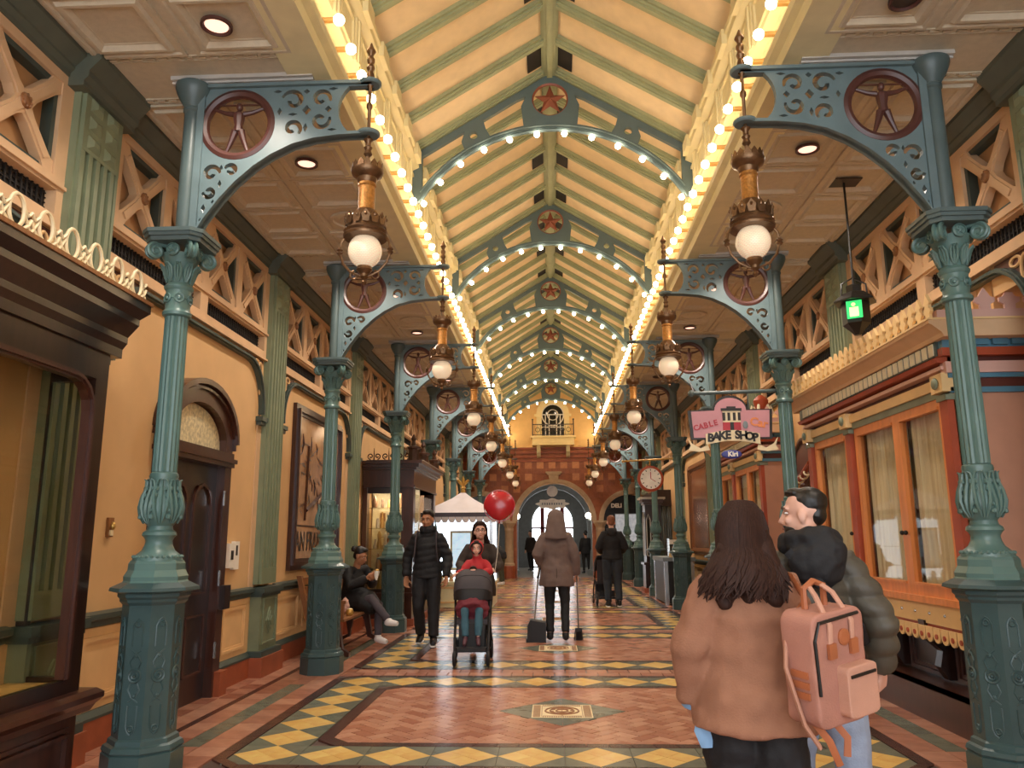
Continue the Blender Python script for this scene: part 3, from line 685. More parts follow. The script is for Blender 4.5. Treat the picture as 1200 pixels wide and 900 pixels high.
    rn = MB(); rn.torus((.34, 0, 4.32), .245, .035, 'y', 40, 8); rn.torus((.34, 0, 4.32), .275, .016, 'y', 40, 6)
    rn = rn.obj('roundel_ring', 'burgundy', t, True)
    fig = MB(); c = Vector((.34, 0, 4.32))
    def lb(pts, rad): fig.tube([c+Vector(p) for p in pts], rad, 8)
    lb([(0, 0, -.05), (0, 0, .0), (0, 0, .06), (0, 0, .09), (0, 0, .11)], [.036, .03, .042, .038, .014])
    fig.ell(c+Vector((0, 0, .143)), (.024, .026, .032), 10, 8)
    for u in (-1, 1):
        lb([(u*.035, 0, .088), (u*.1, 0, .1), (u*.165, 0, .125), (u*.2, 0, .135)], [.02, .016, .012, .009])
        lb([(u*.02, 0, -.04), (u*.045, 0, -.12), (u*.075, 0, -.2), (u*.09, 0, -.208)], [.028, .02, .012, .01])
    fig.obj('roundel_figure', 'burgundy', rn, True, label='small standing human figure with arms spread inside the roundel')
    rd = MB(); rd.box(.12, .56, -.006, .006, 4.475, 4.483); rd.obj('roundel_bar', 'burgundy', rn)
    return t
CL0 = column()
where = {(-1, 0): 'beside the glazed display case and the panelled door', (-1, 1): 'in front of the bench with the seated woman', (-1, 2): 'in front of the dark wooden shop kiosk',
         (-1, 3): 'between the dark wooden kiosk and the white tent stall', (1, 0): 'in front of the pink wall and curtained shop window', (1, 1): 'carrying the bar of the bake shop sign',
         (1, 2): 'passing behind the bake shop sign', (1, 3): 'carrying the gold bar of the round clock sign'}
def lantern():
    t = thing('hanging_lantern', '', 'lantern')
    fin = MB().lathe([(.004, 1.64), (.02, 1.6), (.03, 1.585), (.035, 1.57), (.022, 1.55), (.016, 1.53), (.028, 1.51), (.028, 1.49), (.018, 1.47), (.03, 1.44), (.018, 1.41), (.028, 1.38), (.026, 1.3), (.012, 1.28), (.012, 1.17), (.022, 1.15), (.022, 1.13), (.012, 1.11), (.012, .9), (.035, .88), (.02, .86), (.02, .83), (.03, .82), (.02, .8), (.03, .77), (.014, .75), (.014, .63)][::-1], 16)
    fin.obj('finial_rod', 'bronze', t, True)
    MB().lathe([(.056, .54), (.066, .56), (.07, .585), (.104, .61), (.113, .635), (.113, .65), (.104, .655), (.095, .64), (.02, .635)], 24).obj('upper_crown', 'bronze', t, True, loc=(0, 0, 0))
    MB().lathe([(.058, .34), (.062, .35), (.056, .36), (.056, .52), (.064, .53), (.06, .55)], 24).obj('fretwork_stem', 'amber', t, True)
    MB().lathe([(.148, .145), (.152, .16), (.14, .175), (.15, .19), (.132, .21), (.12, .25), (.12, .28), (.08, .33), (.062, .35)], 28).obj('shade', 'bronze', t, True)
    cr = MB()
    for i in range(14):
        a = 2*PI*i/14; mt = Matrix.Rotation(a, 4, 'Z'); cr.prism([(-.02, .22), (.02, .22), (.03, .27), (0, .31), (-.03, .27)], .135, .141, 'x', mt); cr.ell((.142, 0, .275), (.01, .012, .014), 6, 4, mt)
        cr.prism([(-.018, .64), (.018, .64), (.022, .67), (0, .7), (-.022, .67)], .1, .106, 'x', mt)
    cr.obj('crown_leaves', 'bronze', t)
    MB().ell((0, 0, .055), (.115, .115, .12), 24, 16).obj('glass_globe', 'globe', t, True)
    yk = MB()
    for u in (-1, 1):
        yk.tube([(u*.13, 0, .17), (u*.165, 0, .12), (u*.175, 0, .05), (u*.15, 0, -.03), (u*.1, 0, -.09), (u*.04, 0, -.12), (0, 0, -.13)], .009, 8); yk.lathe([(.012, .03), (.022, .045), (.014, .055), (.022, .065), (.012, .08)], 10, c=(u*.175, 0, 0))
        yk.tube([(u*x, 0, z) for x, z in spiral(.07, -.12, .035, PI*.5, 1.1, -1, .25, 14)], .007, 6)
    yk.lathe([(.004, -.19), (.018, -.17), (.01, -.15), (.03, -.13), (.03, -.11), (.055, -.08), (.05, -.06), (.02, -.05)], 14)
    yk.obj('yoke', 'bronze', t, True)
    return t
LN0 = lantern(); first = True
for sx in (-1, 1):
    for k in range(7):
        far = k > 3
        c = CL0 if first else copy_tree(CL0); l = LN0 if first else copy_tree(LN0); first = False
        c.location = (sx*W, cy_(k), 0); c.rotation_euler = (0, 0, 0 if sx < 0 else PI)
        d = where.get((sx, k), 'far down the arcade near the tiled end wall')
        c['label'] = 'green cast iron column '+d; l['label'] = 'bronze globe lantern on the column '+d
        if far: c['group'] = 'far iron columns'; l['group'] = 'far globe lanterns'
        l.location = (sx*1.31, cy_(k), 3.3)
# ================================================================ tiled end wall with arches
mat('dark_hall', '#6d7276', .6); mat('grey_iron', '#7d868a', .5); mat('sign_white', '#f1ece0', .4); mat('deli_black', '#12110f', .4)
mat('globe_white', '#fff6e8', .3, emit='#fff0d8', es=22); mat('terracotta', '#9a5733', .55, var=.2, bump=.15); mat('niche', '#f0dca4', .6, var=.05); mat('end_cream', '#e6bf80', .7, var=.05)
AX, AR, AZ = .06, 1.4, 2.05
def arch_poly(cx, r, zs, n=24, z0=0): return [(cx-r, z0)]+[(cx+r*math.cos(PI-PI*i/n), zs+r*math.sin(PI*i/n)) for i in range(n+1)]+[(cx+r, z0)]
def arch_wall(name, y0, y1, ztop, openings, m, xw=3.4):
    """wall pierced by arched openings that reach the floor"""
    out = [(-xw, 0)]
    for cx, r, zs in openings: out += arch_poly(cx, r, zs)
    out += [(xw, 0), (xw, ztop), (-xw, ztop)]
    return struct(MB().plate(out, [], y0, y1, 'y').obj(name, m))
wb = arch_wall('wall_back', YE, YE+.35, 4.83, [(AX-2.78, .98, AZ), (AX, AR, AZ), (AX+2.78, .98, AZ)], 'terracotta', 4.0)
MB().prism([(-1.9, 4.8), (1.9, 4.8), (1.9, 6.1), (0, 7.3), (-1.9, 6.1)], YE-.02, YE+.33, 'y').obj('cream_gable', 'end_cream', wb)
for z in (4.76, 4.6, 4.44, 4.28): MB().box(-4, 4, YE-.05, YE, z-.035, z+.035).obj('string_course', 'terra_base', wb)
lt = TileSet('light_tile', 'wall_tile_light'); dk = MB(); tp = .222
lm = MB().box(-.13, .13, -.03, 0, -.13, .13).mesh('light_tile', 'wall_tile_light')
for i in range(-15, 16):
    for j in range(0, 18):
        x, z = i*tp, .35+j*tp+.0
        if z > 4.2: continue
        ok = True
        for cx, r, zs in ((AX-2.78, .98, AZ), (AX, AR, AZ), (AX+2.78, .98, AZ)):
            for dx in (-.12, .12):
                for dz in (-.12, .12):
                    xx, zz = x+dx-cx, z+dz
                    if (zz < zs and abs(xx) < r+.2) or (zz >= zs and math.hypot(xx, zz-zs) < r+.2): ok = False
        if not ok: continue
        if i % 2 == 0 and j % 2 == 1: link('light_tile', lm, wb, (x, YE, z))
        else:
            for u in range(3): dk.box(x-.105+u*.07, x-.04+u*.07, YE-.02, YE, z-.105, z+.105)
stuff(dk.obj('dark_tiles', 'wall_tile', wb))
for n, (cx, r) in enumerate(((AX-2.78, .98), (AX, AR), (AX+2.78, .98))):
    m = MB(); a = [PI*i/24 for i in range(25)]
    for r0, r1, y in ((r-.02, r+.16, -.06), (r+.05, r+.12, -.1)):
        poly = [(cx+r0*math.cos(t), AZ+r0*math.sin(t)) for t in a]+[(cx+r1*math.cos(t), AZ+r1*math.sin(t)) for t in a[::-1]]
        m.plate(poly, [], YE+y, YE+.3, 'y')
    m.obj('arch_moulding', 'stone', wb)
    k = MB().prism([(cx-.13, AZ+r-.02), (cx+.13, AZ+r-.02), (cx+.2, AZ+r+.3), (cx-.2, AZ+r+.3)], YE-.16, YE, 'y'); k.box(cx-.26, cx+.26, YE-.2, YE, AZ+r+.3, AZ+r+.36); k.box(cx-.3, cx+.3, YE-.22, YE, AZ+r+.36, AZ+r+.42); k.obj('keystone', 'stone', wb)
for s_ in (-1, 1):
    t = thing('stone_pillar', 'tan stone pillar with brick base at the '+('left' if 0 else 'tent stall side' if s_ < 0 else 'deli side')+' of the big arch', 'pillar', (AX+s_*1.68, YE-.08, 0))
    MB().lathe([(.24, 0), (.24, .42), (.22, .45)], 8, a0=PI/8).obj('brick_base', 'terra_base', t)
    MB().lathe([(.2, .45), (.2, .52), (.16, .56), (.155, 1.7), (.17, 1.72), (.165, 1.76), (.17, 1.8)], 20).obj('shaft', 'stone', t, True)
    MB().lathe([(.16, 1.8), (.19, 1.86), (.24, 1.95), (.27, 1.98), (.27, 2.06)], 8, a0=PI/8).obj('pillar_capital', 'stone', t)
# arched gable window with balcony
t = thing('balcony_window', 'cream arched window with a small iron-railed balcony on the gable', 'window', (0, YE-.03, 0))
sur = MB().plate(arch_poly(AX, .62, 6.05, 18, 5.15), [arch_poly(AX, .42, 6.02, 18, 5.2)], -.14, 0, 'y'); sur.box(AX-.7, AX-.46, -.18, 0, 5.95, 6.05); sur.box(AX+.46, AX+.7, -.18, 0, 5.95, 6.05); sur.box(AX-.1, AX+.1, -.2, 0, 6.5, 6.75); sur.obj('surround', 'niche', t)
mat('dark_glass', '#2b2a26', .08, var=.3, scale=3)
MB().prism(arch_poly(AX, .43, 6.02, 16, 5.2), -.06, -.02, 'y').obj('pane', 'dark_glass', t)
mu = MB()
for x in (-.28, -.14, .14, .28): mu.box(AX+x-.018, AX+x+.018, -.09, -.06, 5.2, 6.05)
for z in (5.55, 6.03): mu.box(AX-.42, AX+.42, -.09, -.06, z-.018, z+.018)
mu.torus((AX, -.075, 6.02), .41, .025, 'y', 28, 5); mu.torus((AX, -.075, 6.02), .2, .018, 'y', 24, 5); mu.obj('mullions', 'white_paint', t)
MB().box(AX-.78, AX+.78, -.5, 0, 4.83, 5.13).box(AX-.84, AX+.84, -.56, 0, 5.1, 5.17).box(AX-.3, AX+.3, -.52, -.5, 4.92, 5.04).obj('balcony_slab', 'niche', t)
for s_ in (-1, 1): MB().prism([(-.4, 4.83), (-.3, 4.6), (-.14, 4.45), (0, 4.4), (0, 4.83)], AX+s_*.55-.07, AX+s_*.55+.07, 'x').obj('console', 'cream', t)
rl = MB()
for s_ in (-1, 1): rl.box(AX+s_*.76-.02, AX+s_*.76+.02, -.52, -.48, 5.17, 5.75); rl.ell((AX+s_*.76, -.5, 5.78), .035, 8, 6)
rl.box(AX-.76, AX+.76, -.515, -.485, 5.58, 5.61); rl.box(AX-.76, AX+.76, -.515, -.485, 5.2, 5.22)
for i in range(13): rl.box(AX-.7+i*.115, AX-.69+i*.115, -.505, -.495, 5.2, 5.6)
for i in range(6): rl.torus((AX-.575+i*.23, -.5, 5.4), .08, .01, 'y', 16, 4)
rl.obj('railing', 'mahogany_dark', t)
# hall beyond the arches
struct(MB().box(-4.4, -4.1, YE+.3, 44, 0, 5).obj('wall_hall_left', 'dark_hall')); struct(MB().box(4.1, 4.4, YE+.3, 44, 0, 5).obj('wall_hall_right', 'dark_hall'))
struct(MB().box(-4.4, 4.4, YE+.35, 44, 5, 5.2).obj('ceiling_hall', 'dark_hall'))
arch_wall('wall_hall_mid', 34.6, 34.9, 5, [(-2.9, 1.1, 1.9), (0, 1.5, 2.05), (2.9, 1.1, 1.9)], 'grey_iron', 4.1)
arch_wall('wall_hall_end', 40.2, 40.5, 5, [(0, 1.12, 2.2)], 'dark_hall', 4.1)
w_ = struct(MB().plate(arch_poly(0, 1.12, 2.2), [arch_poly(0, 1.02, 2.2, 24, .05)], 40.2, 40.3, 'y').obj('window_1', 'grey_iron'))
mu = MB()
for x in (-.5, .5): mu.box(x-.1, x+.1, 40.2, 40.3, .05, 3.1)
mu.box(-1.05, 1.05, 40.2, 40.3, 1.9, 1.98); mu.obj('mullion', mat('red_curtain', '#7a2b30', .7), w_)
for s_ in (-1, 1):
    for y in (31.6, 37.5):
        t = thing('lamp_post', 'slim grey iron post topped by a cluster of white globes beyond the arch', 'lamp post', (s_*1.55 if y < 33 else s_*1.9, y, 0), 0, 'globe lamp posts in the far hall')
        MB().lathe([(.22, 0), (.22, .2), (.14, .24), (.09, .9), (.08, .95), (.06, 1), (.05, 2.1), (.09, 2.15), (.05, 2.2)], 12).obj('post', 'grey_iron', t, True)
        for i in range(4): a = PI/4+i*PI/2; MB().ell((.2*math.cos(a), .2*math.sin(a), 2.3), .11, 12, 8).obj('globe', 'globe_white', t, True); MB().tube([(0, 0, 2.1), (.14*math.cos(a), .14*math.sin(a), 2.1), (.2*math.cos(a), .2*math.sin(a), 2.2)], .015, 6).obj('arm', 'grey_iron', t)
t = thing('hanging_sign', 'white cloud-shaped sign on a thin rod inside the big arch', 'sign', (0, 31.8, 0))
MB().tube([(0, 0, 2.4), (0, 0, 4.99)], .012, 6).obj('rod', 'black', t)
o = [(.62*math.cos(2*PI*i/40)*(1+.12*math.cos(8*2*PI*i/40)), 2.78+.2*math.sin(2*PI*i/40)*(1+.14*math.cos(8*2*PI*i/40))) for i in range(40)]
MB().plate(o, [], -.03, .03, 'y').obj('board', 'sign_white', t)
mk = MB()
for i in range(9): mk.box(-.42+i*.095, -.37+i*.095, -.045, -.03, 2.74, 2.82)
mk.obj('lettering', 'grey_iron', t)
MB().plate(arc(0, 3.28, .22, 0, 2*PI, 24)[:-1], [], -.03, .03, 'y').obj('roundel', 'sign_white', t)
# deli opening
t = thing('deli_sign', 'black shop sign with white DELI letters in the small arch', 'sign', (3.0, YE+.1, 0))
MB().box(-.93, .55, 0, .05, 2.5, 2.72).obj('board', 'deli_black', t); text('lettering', 'DELI', .2, 'sign_white', t, (-.63, -.01, 2.6), (PI/2, 0, 0), .006, sx=1.0, bold=.012)
struct(MB().box(1.86, 4.0, YE+.5, YE+.6, 0, 3.2).obj('wall_deli', 'deli_black'))
t2 = thing('menu_panel', 'pale lit menu board under the deli sign', 'menu board', (2.85, YE+.45, 1.3)); MB().box(-.5, .4, 0, .04, 0, 1.0).obj('board', mat('menu', '#a9a49c', .4, var=.4, scale=9, emit='#cfd6dc', es=.4), t2)
MB().torus((-.05, .02, .5), 0, .0, 'y') if False else None
f_ = MB(); f_.box(-.53, -.5, -.01, .05, -.03, 1.03); f_.box(.4, .43, -.01, .05, -.03, 1.03); f_.box(-.53, .43, -.01, .05, 1.0, 1.03); f_.box(-.53, .43, -.01, .05, -.03, 0); f_.obj('frame', 'grey_iron', t2)

# ================================================================ left side
# glazed display case
t = thing('display_case', 'tall dark mahogany glazed display case with pale iron cresting against the wall', 'display case', (0, 0, 0))
YA, YB, XF = 1.6, 4.82, -2.9
b = MB().box(XF, -3.3, YA, YB, 0, .42); b.obj('base', 'mahogany', t)
for i in range(3):
    y0 = YA+.15+i*1.05
    p = MB()
    for q, e in ((0, .012), (.03, .03)): p.box(XF, XF+e, y0+q, y0+.9-q, .06+q, .08+q); p.box(XF, XF+e, y0+q, y0+.9-q, .34-q, .36-q); p.box(XF, XF+e, y0+q, y0+q+.02, .08+q, .34-q); p.box(XF, XF+e, y0+.88-q, y0+.9-q, .08+q, .34-q)
    p.obj('base_panel', 'mahogany', t)
b = MB().prism([(-3.3, .42), (XF+.03, .42), (XF+.06, .46), (XF+.11, .5), (XF+.11, .53), (XF+.06, .55), (-3.3, .55)], YA, YB+.09, 'y'); b.obj('base_moulding', 'mahogany', t)
f_ = MB()
f_.box(XF, XF-.05, YA, YB, .55, .63); f_.box(XF, XF-.05, YA, YB, 2.42, 2.62)
for y in (YB-.13, 3.08, YA): f_.box(XF, XF-.06, y, y+.13, .63, 2.42)
f_.box(-3.3, XF-.06, YB-.05, YB, .55, .63); f_.box(-3.3, XF-.06, YB-.05, YB, 2.42, 2.62); f_.box(-3.3, -3.24, YB-.05, YB, .63, 2.42); f_.box(-3.3, XF-.06, YA, YA+.03, .55, 2.62)
f_.obj('frame', 'mahogany_dark', t)
f2 = MB()
for y0, y1 in ((YA+.16, 3.08), (3.24, YB-.16)):
    # rounded head moulding
    r = .2; path = [(y0+.02, .64), (y0+.02, 2.2)]+[(y0+.02+r-r*math.cos(a), 2.2+r*math.sin(a)) for a in (.4, .8, 1.2, PI/2)]
    path += [(y0+y1-y, z) for y, z in path[::-1]]
    f2.prism(stroke(path, .05), XF-.03, XF+.025, 'x'); f2.prism(stroke(path, .02), XF-.03, XF+.04, 'x')
f2.obj('sash_moulding', 'mahogany', t)
for y0, y1 in ((YA+.16, 3.08), (3.24, YB-.16)): MB().box(XF-.03, XF-.036, y0, y1, .63, 2.42).obj('pane', 'glass', t)
MB().box(-3.24, XF-.06, YB-.03, YB-.024, .63, 2.42).obj('end_pane', 'glass', t)
MB().box(-3.29, XF-.06, YA+.04, YB-.05, .55, .6).obj('case_floor', 'pale_wood', t)
MB().box(-3.29, XF-.06, YA+.04, 3.3, .6, 2.4).box(-3.29, -3.27, 3.3, 3.5, .6, 2.4).obj('inner_cabinet', 'mahogany', t)
MB().prism([(-3.3, 2.6), (XF+.02, 2.6), (XF+.02, 2.66), (XF+.05, 2.7), (XF+.05, 2.74), (XF+.12, 2.82), (XF+.12, 2.86), (XF+.19, 2.9), (XF+.19, 2.95), (-3.3, 2.95)], YA, YB+.1, 'y').obj('cornice', 'mahogany_dark', t)
MB().box(-3.3, XF+.2, YA, YB+.11, 2.95, 2.975).obj('cornice_top', 'oak', t)
cr = MB(); yy = 0
cr.tube([(0, .058*math.cos(2*PI*i/20), .1+.085*math.sin(2*PI*i/20)) for i in range(20)], .011, 6, True)
for s_ in (-1, 1): cr.tube([(0, s_*.06, .02), (0, s_*.1, .055), (0, s_*.118, .09)], .01, 6); cr.tube([(0, s_*.058, .13), (0, s_*.09, .1), (0, s_*.12, .13)], .01, 6); cr.tube([(0, s_*.118, .02), (0, s_*.09, .06), (0, s_*.062, .1)], .009, 6)
cr.box(-.012, .012, -.12, .12, 0, .018)
crm = cr.mesh('cresting_loop', 'ivory', True)
for i in range(13): link('cresting_loop', crm, t, (XF+.15, YB-.03-i*.236, 2.973))
# panelled door with arched transom
d = struct(MB().box(-XW, -XW+.02, 6.42, 7.5, 0, 2.15).obj('door_1', 'mahogany_dark'))
cs = MB(); out = [(6.27, 0), (6.27, 2.35)]+[(6.96-.69*math.cos(PI*i/18), 2.35+.47*math.sin(PI*i/18)) for i in range(1, 18)]+[(7.65, 2.35), (7.65, 0)]
inn = [(6.42, 0), (6.42, 2.3)]+[(6.96-.54*math.cos(PI*i/18), 2.32+.34*math.sin(PI*i/18)) for i in range(1, 18)]+[(7.5, 2.3), (7.5, 0)]
cs.plate(out+inn[::-1], [], -XW, -XW+.1, 'x'); cs.obj('door_casing', 'mahogany', d)
c2 = MB(); path = [(6.25, 2.35)]+[(6.96-.71*math.cos(PI*i/18), 2.36+.49*math.sin(PI*i/18)) for i in range(1, 18)]+[(7.67, 2.35)]
c2.prism(stroke(path, .05), -XW, -XW+.15, 'x'); c2.prism(stroke([(y, z-.06) for y, z in path], .025), -XW, -XW+.125, 'x'); c2.obj('arched_hood', 'mahogany', d)
MB().box(-XW, -XW+.13, 6.27, 7.65, 2.12, 2.16).box(-XW, -XW+.15, 6.25, 7.67, 2.16, 2.2).box(-XW, -XW+.12, 6.27, 7.65, 2.2, 2.26).obj('transom_bar', 'mahogany', d)
mat('etched', '#cfc19a', .3, var=.35, scale=28, bump=.4, bscale=60)
MB().prism([(6.42, 2.26)]+[(6.96-.54*math.cos(PI*i/18), 2.3+.34*math.sin(PI*i/18)) for i in range(0, 19)]+[(7.5, 2.26)], -XW+.02, -XW+.03, 'x').obj('transom_glass', 'etched', d)
for y0 in (6.5, 7.0):
    p = MB(); path = [(y0+.02, .95), (y0+.02, 1.75)]+[(y0+.2-.18*math.cos(a), 1.75+.18*math.sin(a)) for a in (.5, 1, PI/2, PI-1, PI-.5)]+[(y0+.38, 1.75), (y0+.38, .95), (y0+.02, .95)]
    p.prism(stroke(path, .03), -XW+.02, -XW+.04, 'x'); p.obj('door_panel', 'mahogany', d)
    p = MB(); p.prism(stroke([(y0+.02, .25), (y0+.02, .75), (y0+.38, .75), (y0+.38, .25), (y0+.02, .25)], .03), -XW+.02, -XW+.04, 'x'); p.obj('door_panel', 'mahogany', d)
for z in (1.75, 1.0, .35): MB().box(-XW+.1, -XW+.115, 7.49, 7.51, z, z+.14).obj('hinge', 'silver', d)
MB().ell((-XW+.07, 6.52, 1.0), (.035, .03, .03), 10, 8).obj('knob', 'gold', d, True)
for y in (6.3, 7.62): MB().box(-XW, -XW+.16, y-.08, y+.08, 0, .22).obj('casing_plinth', 'terra_base', d)
for y in (6.3, 7.62): MB().box(-XW, -XW+.15, y-.07, y+.07, .78, 1.0).obj('casing_block', 'mahogany_dark', d)
# small boxes on the wall
t = thing('wall_switch', 'small brown switch plate on the orange wall beside the display case', 'switch', (-XW, 5.72, 1.5)); MB().box(0, .02, -.035, .035, -.05, .09).obj('plate', 'oak', t); MB().ell((.03, .01, .03), (.018, .022, .03), 8, 6).obj('lever', 'gold', t, True); MB().box(.02, .03, -.02, .02, -.04, 0).obj('button', 'ivory', t)
t = thing('wall_dispenser', 'white plastic notice box on the orange wall beside the door', 'box', (-XW, 7.98, 1.15)); MB().box(0, .05, -.13, .02, 0, .24).obj('case', 'white_paint', t); MB().box(0, .035, .03, .16, -.02, .26).obj('side_plate', 'white_paint', t); MB().box(.05, .054, -.09, -.03, .08, .17).obj('symbol', 'black', t); MB().box(.035, .038, .07, .11, .12, .22).obj('slot', 'black', t)
# framed pictures
def picture(sx, y0, y1, z0, z1, label, field, name='framed_picture', txt=None):
    t = thing(name, label, 'picture', (sx*(XW), (y0+y1)/2, z0)); w, h = (y1-y0)/2, z1-z0; X = lambda d: -sx*d
    f = MB()
    for q, e, d in ((0, .06, .05), (.06, .1, .085), (.1, .14, .05)):
        f.box(X(0), X(d), -w+q, w-q, q, e); f.box(X(0), X(d), -w+q, w-q, h-e, h-q); f.box(X(0), X(d), -w+q, -w+e, e, h-e); f.box(X(0), X(d), w-e, w-q, e, h-e)
    f.obj('frame', 'oak' if txt is None else 'mahogany', t); MB().box(X(0), X(.03), -w+.13, w-.13, .13, h-.13).obj('canvas', field, t)
    return t, X
mat('poster', '#b98f6c', .18, var=.3, scale=3, coat=.6)
t, X_ = picture(-1, 9.72, 11.9, 1.05, 3.14, 'large brown framed poster lettered SAN FRANCISCO above the bench', 'poster', txt=1)
text('lettering', 'SAN FRANCISCO', .36, 'mahogany_dark', t, (.036, 0, .34), (PI/2, 0, PI/2), .002, sx=.72)
pm_ = MB(); random.seed(3)
def leafy(mb, n, w, z0, z1, xo):
    for i in range(n):
        y, z, a, l = random.uniform(-w, w), random.uniform(z0, z1), random.uniform(0, PI), random.uniform(.05, .16)
        mb.tube([(xo, y-l*math.cos(a), z-l*math.sin(a)), (xo, y+.02, z), (xo, y+l*math.cos(a), z+l*math.sin(a))], [.002, random.uniform(.006, .02), .002], 4, flat=.15)
leafy(pm_, 90, .8, .7, 1.75, .034); pm_.tube([(.036, -.55, .62), (.036, -.5, 1.6)], .02, 4); pm_.tube([(.036, -.5, .75), (.036, .6, 1.15)], .03, 4); pm_.box(.03, .036, -.92, .92, .54, .56); pm_.obj('print', 'mahogany', t)
mat('old_mirror', '#8d5a3a', .15, var=.5, scale=2.2, coat=.5)
picture(1, 16.9, 19.3, 1.05, 3.1, 'tall brown framed print beyond the second bay window', 'old_mirror')
# bench
t = thing('bench', 'wooden slatted bench against the wall under the poster', 'bench', (-2.86, 10.85, 0))
for i in range(5): MB().box(-.2+i*.09, -.12+i*.09, -.95, .95, .43, .46).obj('seat_slat', 'oak', t)
for y in (-.8, .8):
    l = MB(); l.prism([(-.25, 0), (-.12, .06), (-.06, .4), (.06, .4), (.14, .06), (.28, 0), (.28, .05), (.2, .1), (.14, .43), (-.2, .43), (-.14, .1), (-.25, .05)], y-.04, y+.04, 'y'); l.obj('leg', 'mahogany', t)
    MB().box(-.3, .24, y-.14, y-.08, .64, .68).obj('arm', 'oak', t); MB().box(.16, .22, y-.14, y-.08, .43, .64).obj('arm_post', 'oak', t)
    MB().prism([(-.24, .43), (-.18, .43), (-.32, .98), (-.38, .98)], y-.15, y-.07, 'y').obj('back_post', 'oak', t)
for i in range(4): z = .54+i*.11; x = -.235-.027*i; MB().box(x-.015, x+.015, -.9, .9, z, z+.085).obj('back_slat', 'oak', t)
t = thing('round_tin', 'small round gold box left on the bench seat', 'box', (-2.68, 10.4, .4625)); MB().lathe([(.035, 0), (.05, .03), (.05, .05), (.035, .08)], 16).obj('tin', 'gold', t, True); MB().lathe([(.036, .08), (.03, .085), (.01, .09)], 16).obj('lid', 'ivory', t, True)
# dark wooden shop kiosk
mat('lit_display', '#ead9b8', .5, var=.35, scale=5)
KY0, KY1, KX = 13.5, 16.1, -2.42
t = thing('shop_kiosk', 'dark carved wooden shop kiosk with a lit glass display of trinkets', 'kiosk', (0, 0, 0))
MB().box(-3.3, KX, KY0, KY1, 0, .5).box(-3.3, KX+.03, KY0-.03, KY1, .48, .54).obj('base', 'mahogany', t); MB().box(-3.3, KX+.04, KY0-.04, KY1, 0, .12).obj('plinth', 'terra_base', t)
for x, y, w_ in ((-3.3, KY0, .08), (KX-.2, KY0, .2), (KX-.2, KY1-.2, .2)): MB().box(x, x+w_, y, y+.2, .5, 2.3).obj('post', 'mahogany', t)
for x0, x1 in ((-3.22, -2.62),): 
    p = MB()
    for q, e in ((.0, .05), ): p.box(x0, x1, KY0+.02, KY0+.06, .54, .6); p.box(x0, x1, KY0+.02, KY0+.06, 2.2, 2.3)
    p.obj('window_frame', 'mahogany_dark', t)
    MB().box(x0, x1, KY0+.04, KY0+.045, .6, 2.2).obj('pane', 'glass', t)
MB().box(-3.29, KX-.02, KY0+.75, KY0+.8, .55, 2.3).obj('back_board', 'lit_display', t)
MB().box(KX-.03, KX-.025, KY0+.2, KY1-.2, .6, 2.2).obj('side_pane', 'glass', t)
for z in (.9, 1.25, 1.6, 1.95): MB().box(-3.25, KX-.05, KY0+.12, KY0+.7, z, z+.015).obj('shelf', 'glass', t)
MB().box(-3.3, KX, KY0, KY1, 2.3, 2.34).obj('soffit', 'mahogany', t); MB().box(-3.1, -2.65, KY0+.15, KY0+.3, 2.275, 2.298).obj('strip_light', mat('strip', '#ffffff', .4, emit='#fff0dc', es=60), t)
MB().box(-3.3, KX+.01, KY0-.01, KY1, 2.34, 2.6).obj('fascia', 'mahogany', t)
c_ = MB()
for z0, z1, e in ((2.6, 2.64, .05), (2.64, 2.7, .1), (2.7, 2.75, .16), (2.3, 2.34, .03)): c_.box(-3.3, KX+e, KY0-e, KY1, z0, z1)
c_.obj('cornice', 'mahogany', t)
MB().box(KX+.0, KX+.17, KY0-.02, KY1, 2.752, 2.765).obj('silver_edge', 'pale_trim', t)
cr = MB()
for i in range(3):
    for s_ in (-1, 1):
        cx = -3.12+i*.26; cr.tube([(cx+s_*x, KY0, 2.8+z) for x, z in spiral(.06, .04, .055, -PI/2, 1.2, 1, .25, 16)], .011, 6)
    cr.tube([(cx, KY0, 2.76), (cx, KY0, 2.98)], [.014, .004], 6)
cr.box(-3.25, KX, KY0-.01, KY0+.01, 2.755, 2.775); cr.obj('scroll_cresting', 'mahogany', t)
for x, y in ((KX-.02, KY0+.05), (KX-.02, KY0+1.1), (KX-.02, KY1-.1)): MB().lathe([(.1, 2.76), (.1, 2.95), (.13, 2.97), (.13, 3.0), (.05, 3.02), (.03, 3.1), (.05, 3.14), (.01, 3.22)], 8, c=(x, y, 0)).obj('urn_finial', 'mahogany', t)
random.seed(11)
vary('trinket', ['#e9ddc4', '#8c5a3a', '#d7b46a', '#f4f0e6', '#6e4a34', '#c7a07a'], .4)
for z in (.56, .915, 1.265, 1.615, 1.965):
    for i in range(6):
        x = -3.14+i*.1+random.uniform(-.02, .02); y = KY0+.3+random.uniform(-.1, .2); h = random.uniform(.14, .3); r = random.uniform(.025, .045)
        o = MB().lathe([(r, 0), (r*1.1, h*.2), (r*random.uniform(.5, 1.2), h*.5), (r*random.uniform(.3, 1), h*.8), (r*.4, h)], 10).obj('ornament', 'trinket', None, True, (x, y, z+.002)); tag(o, 'small glass or metal ornament on the kiosk shelves', 'ornament', 'ornaments in the wooden kiosk')
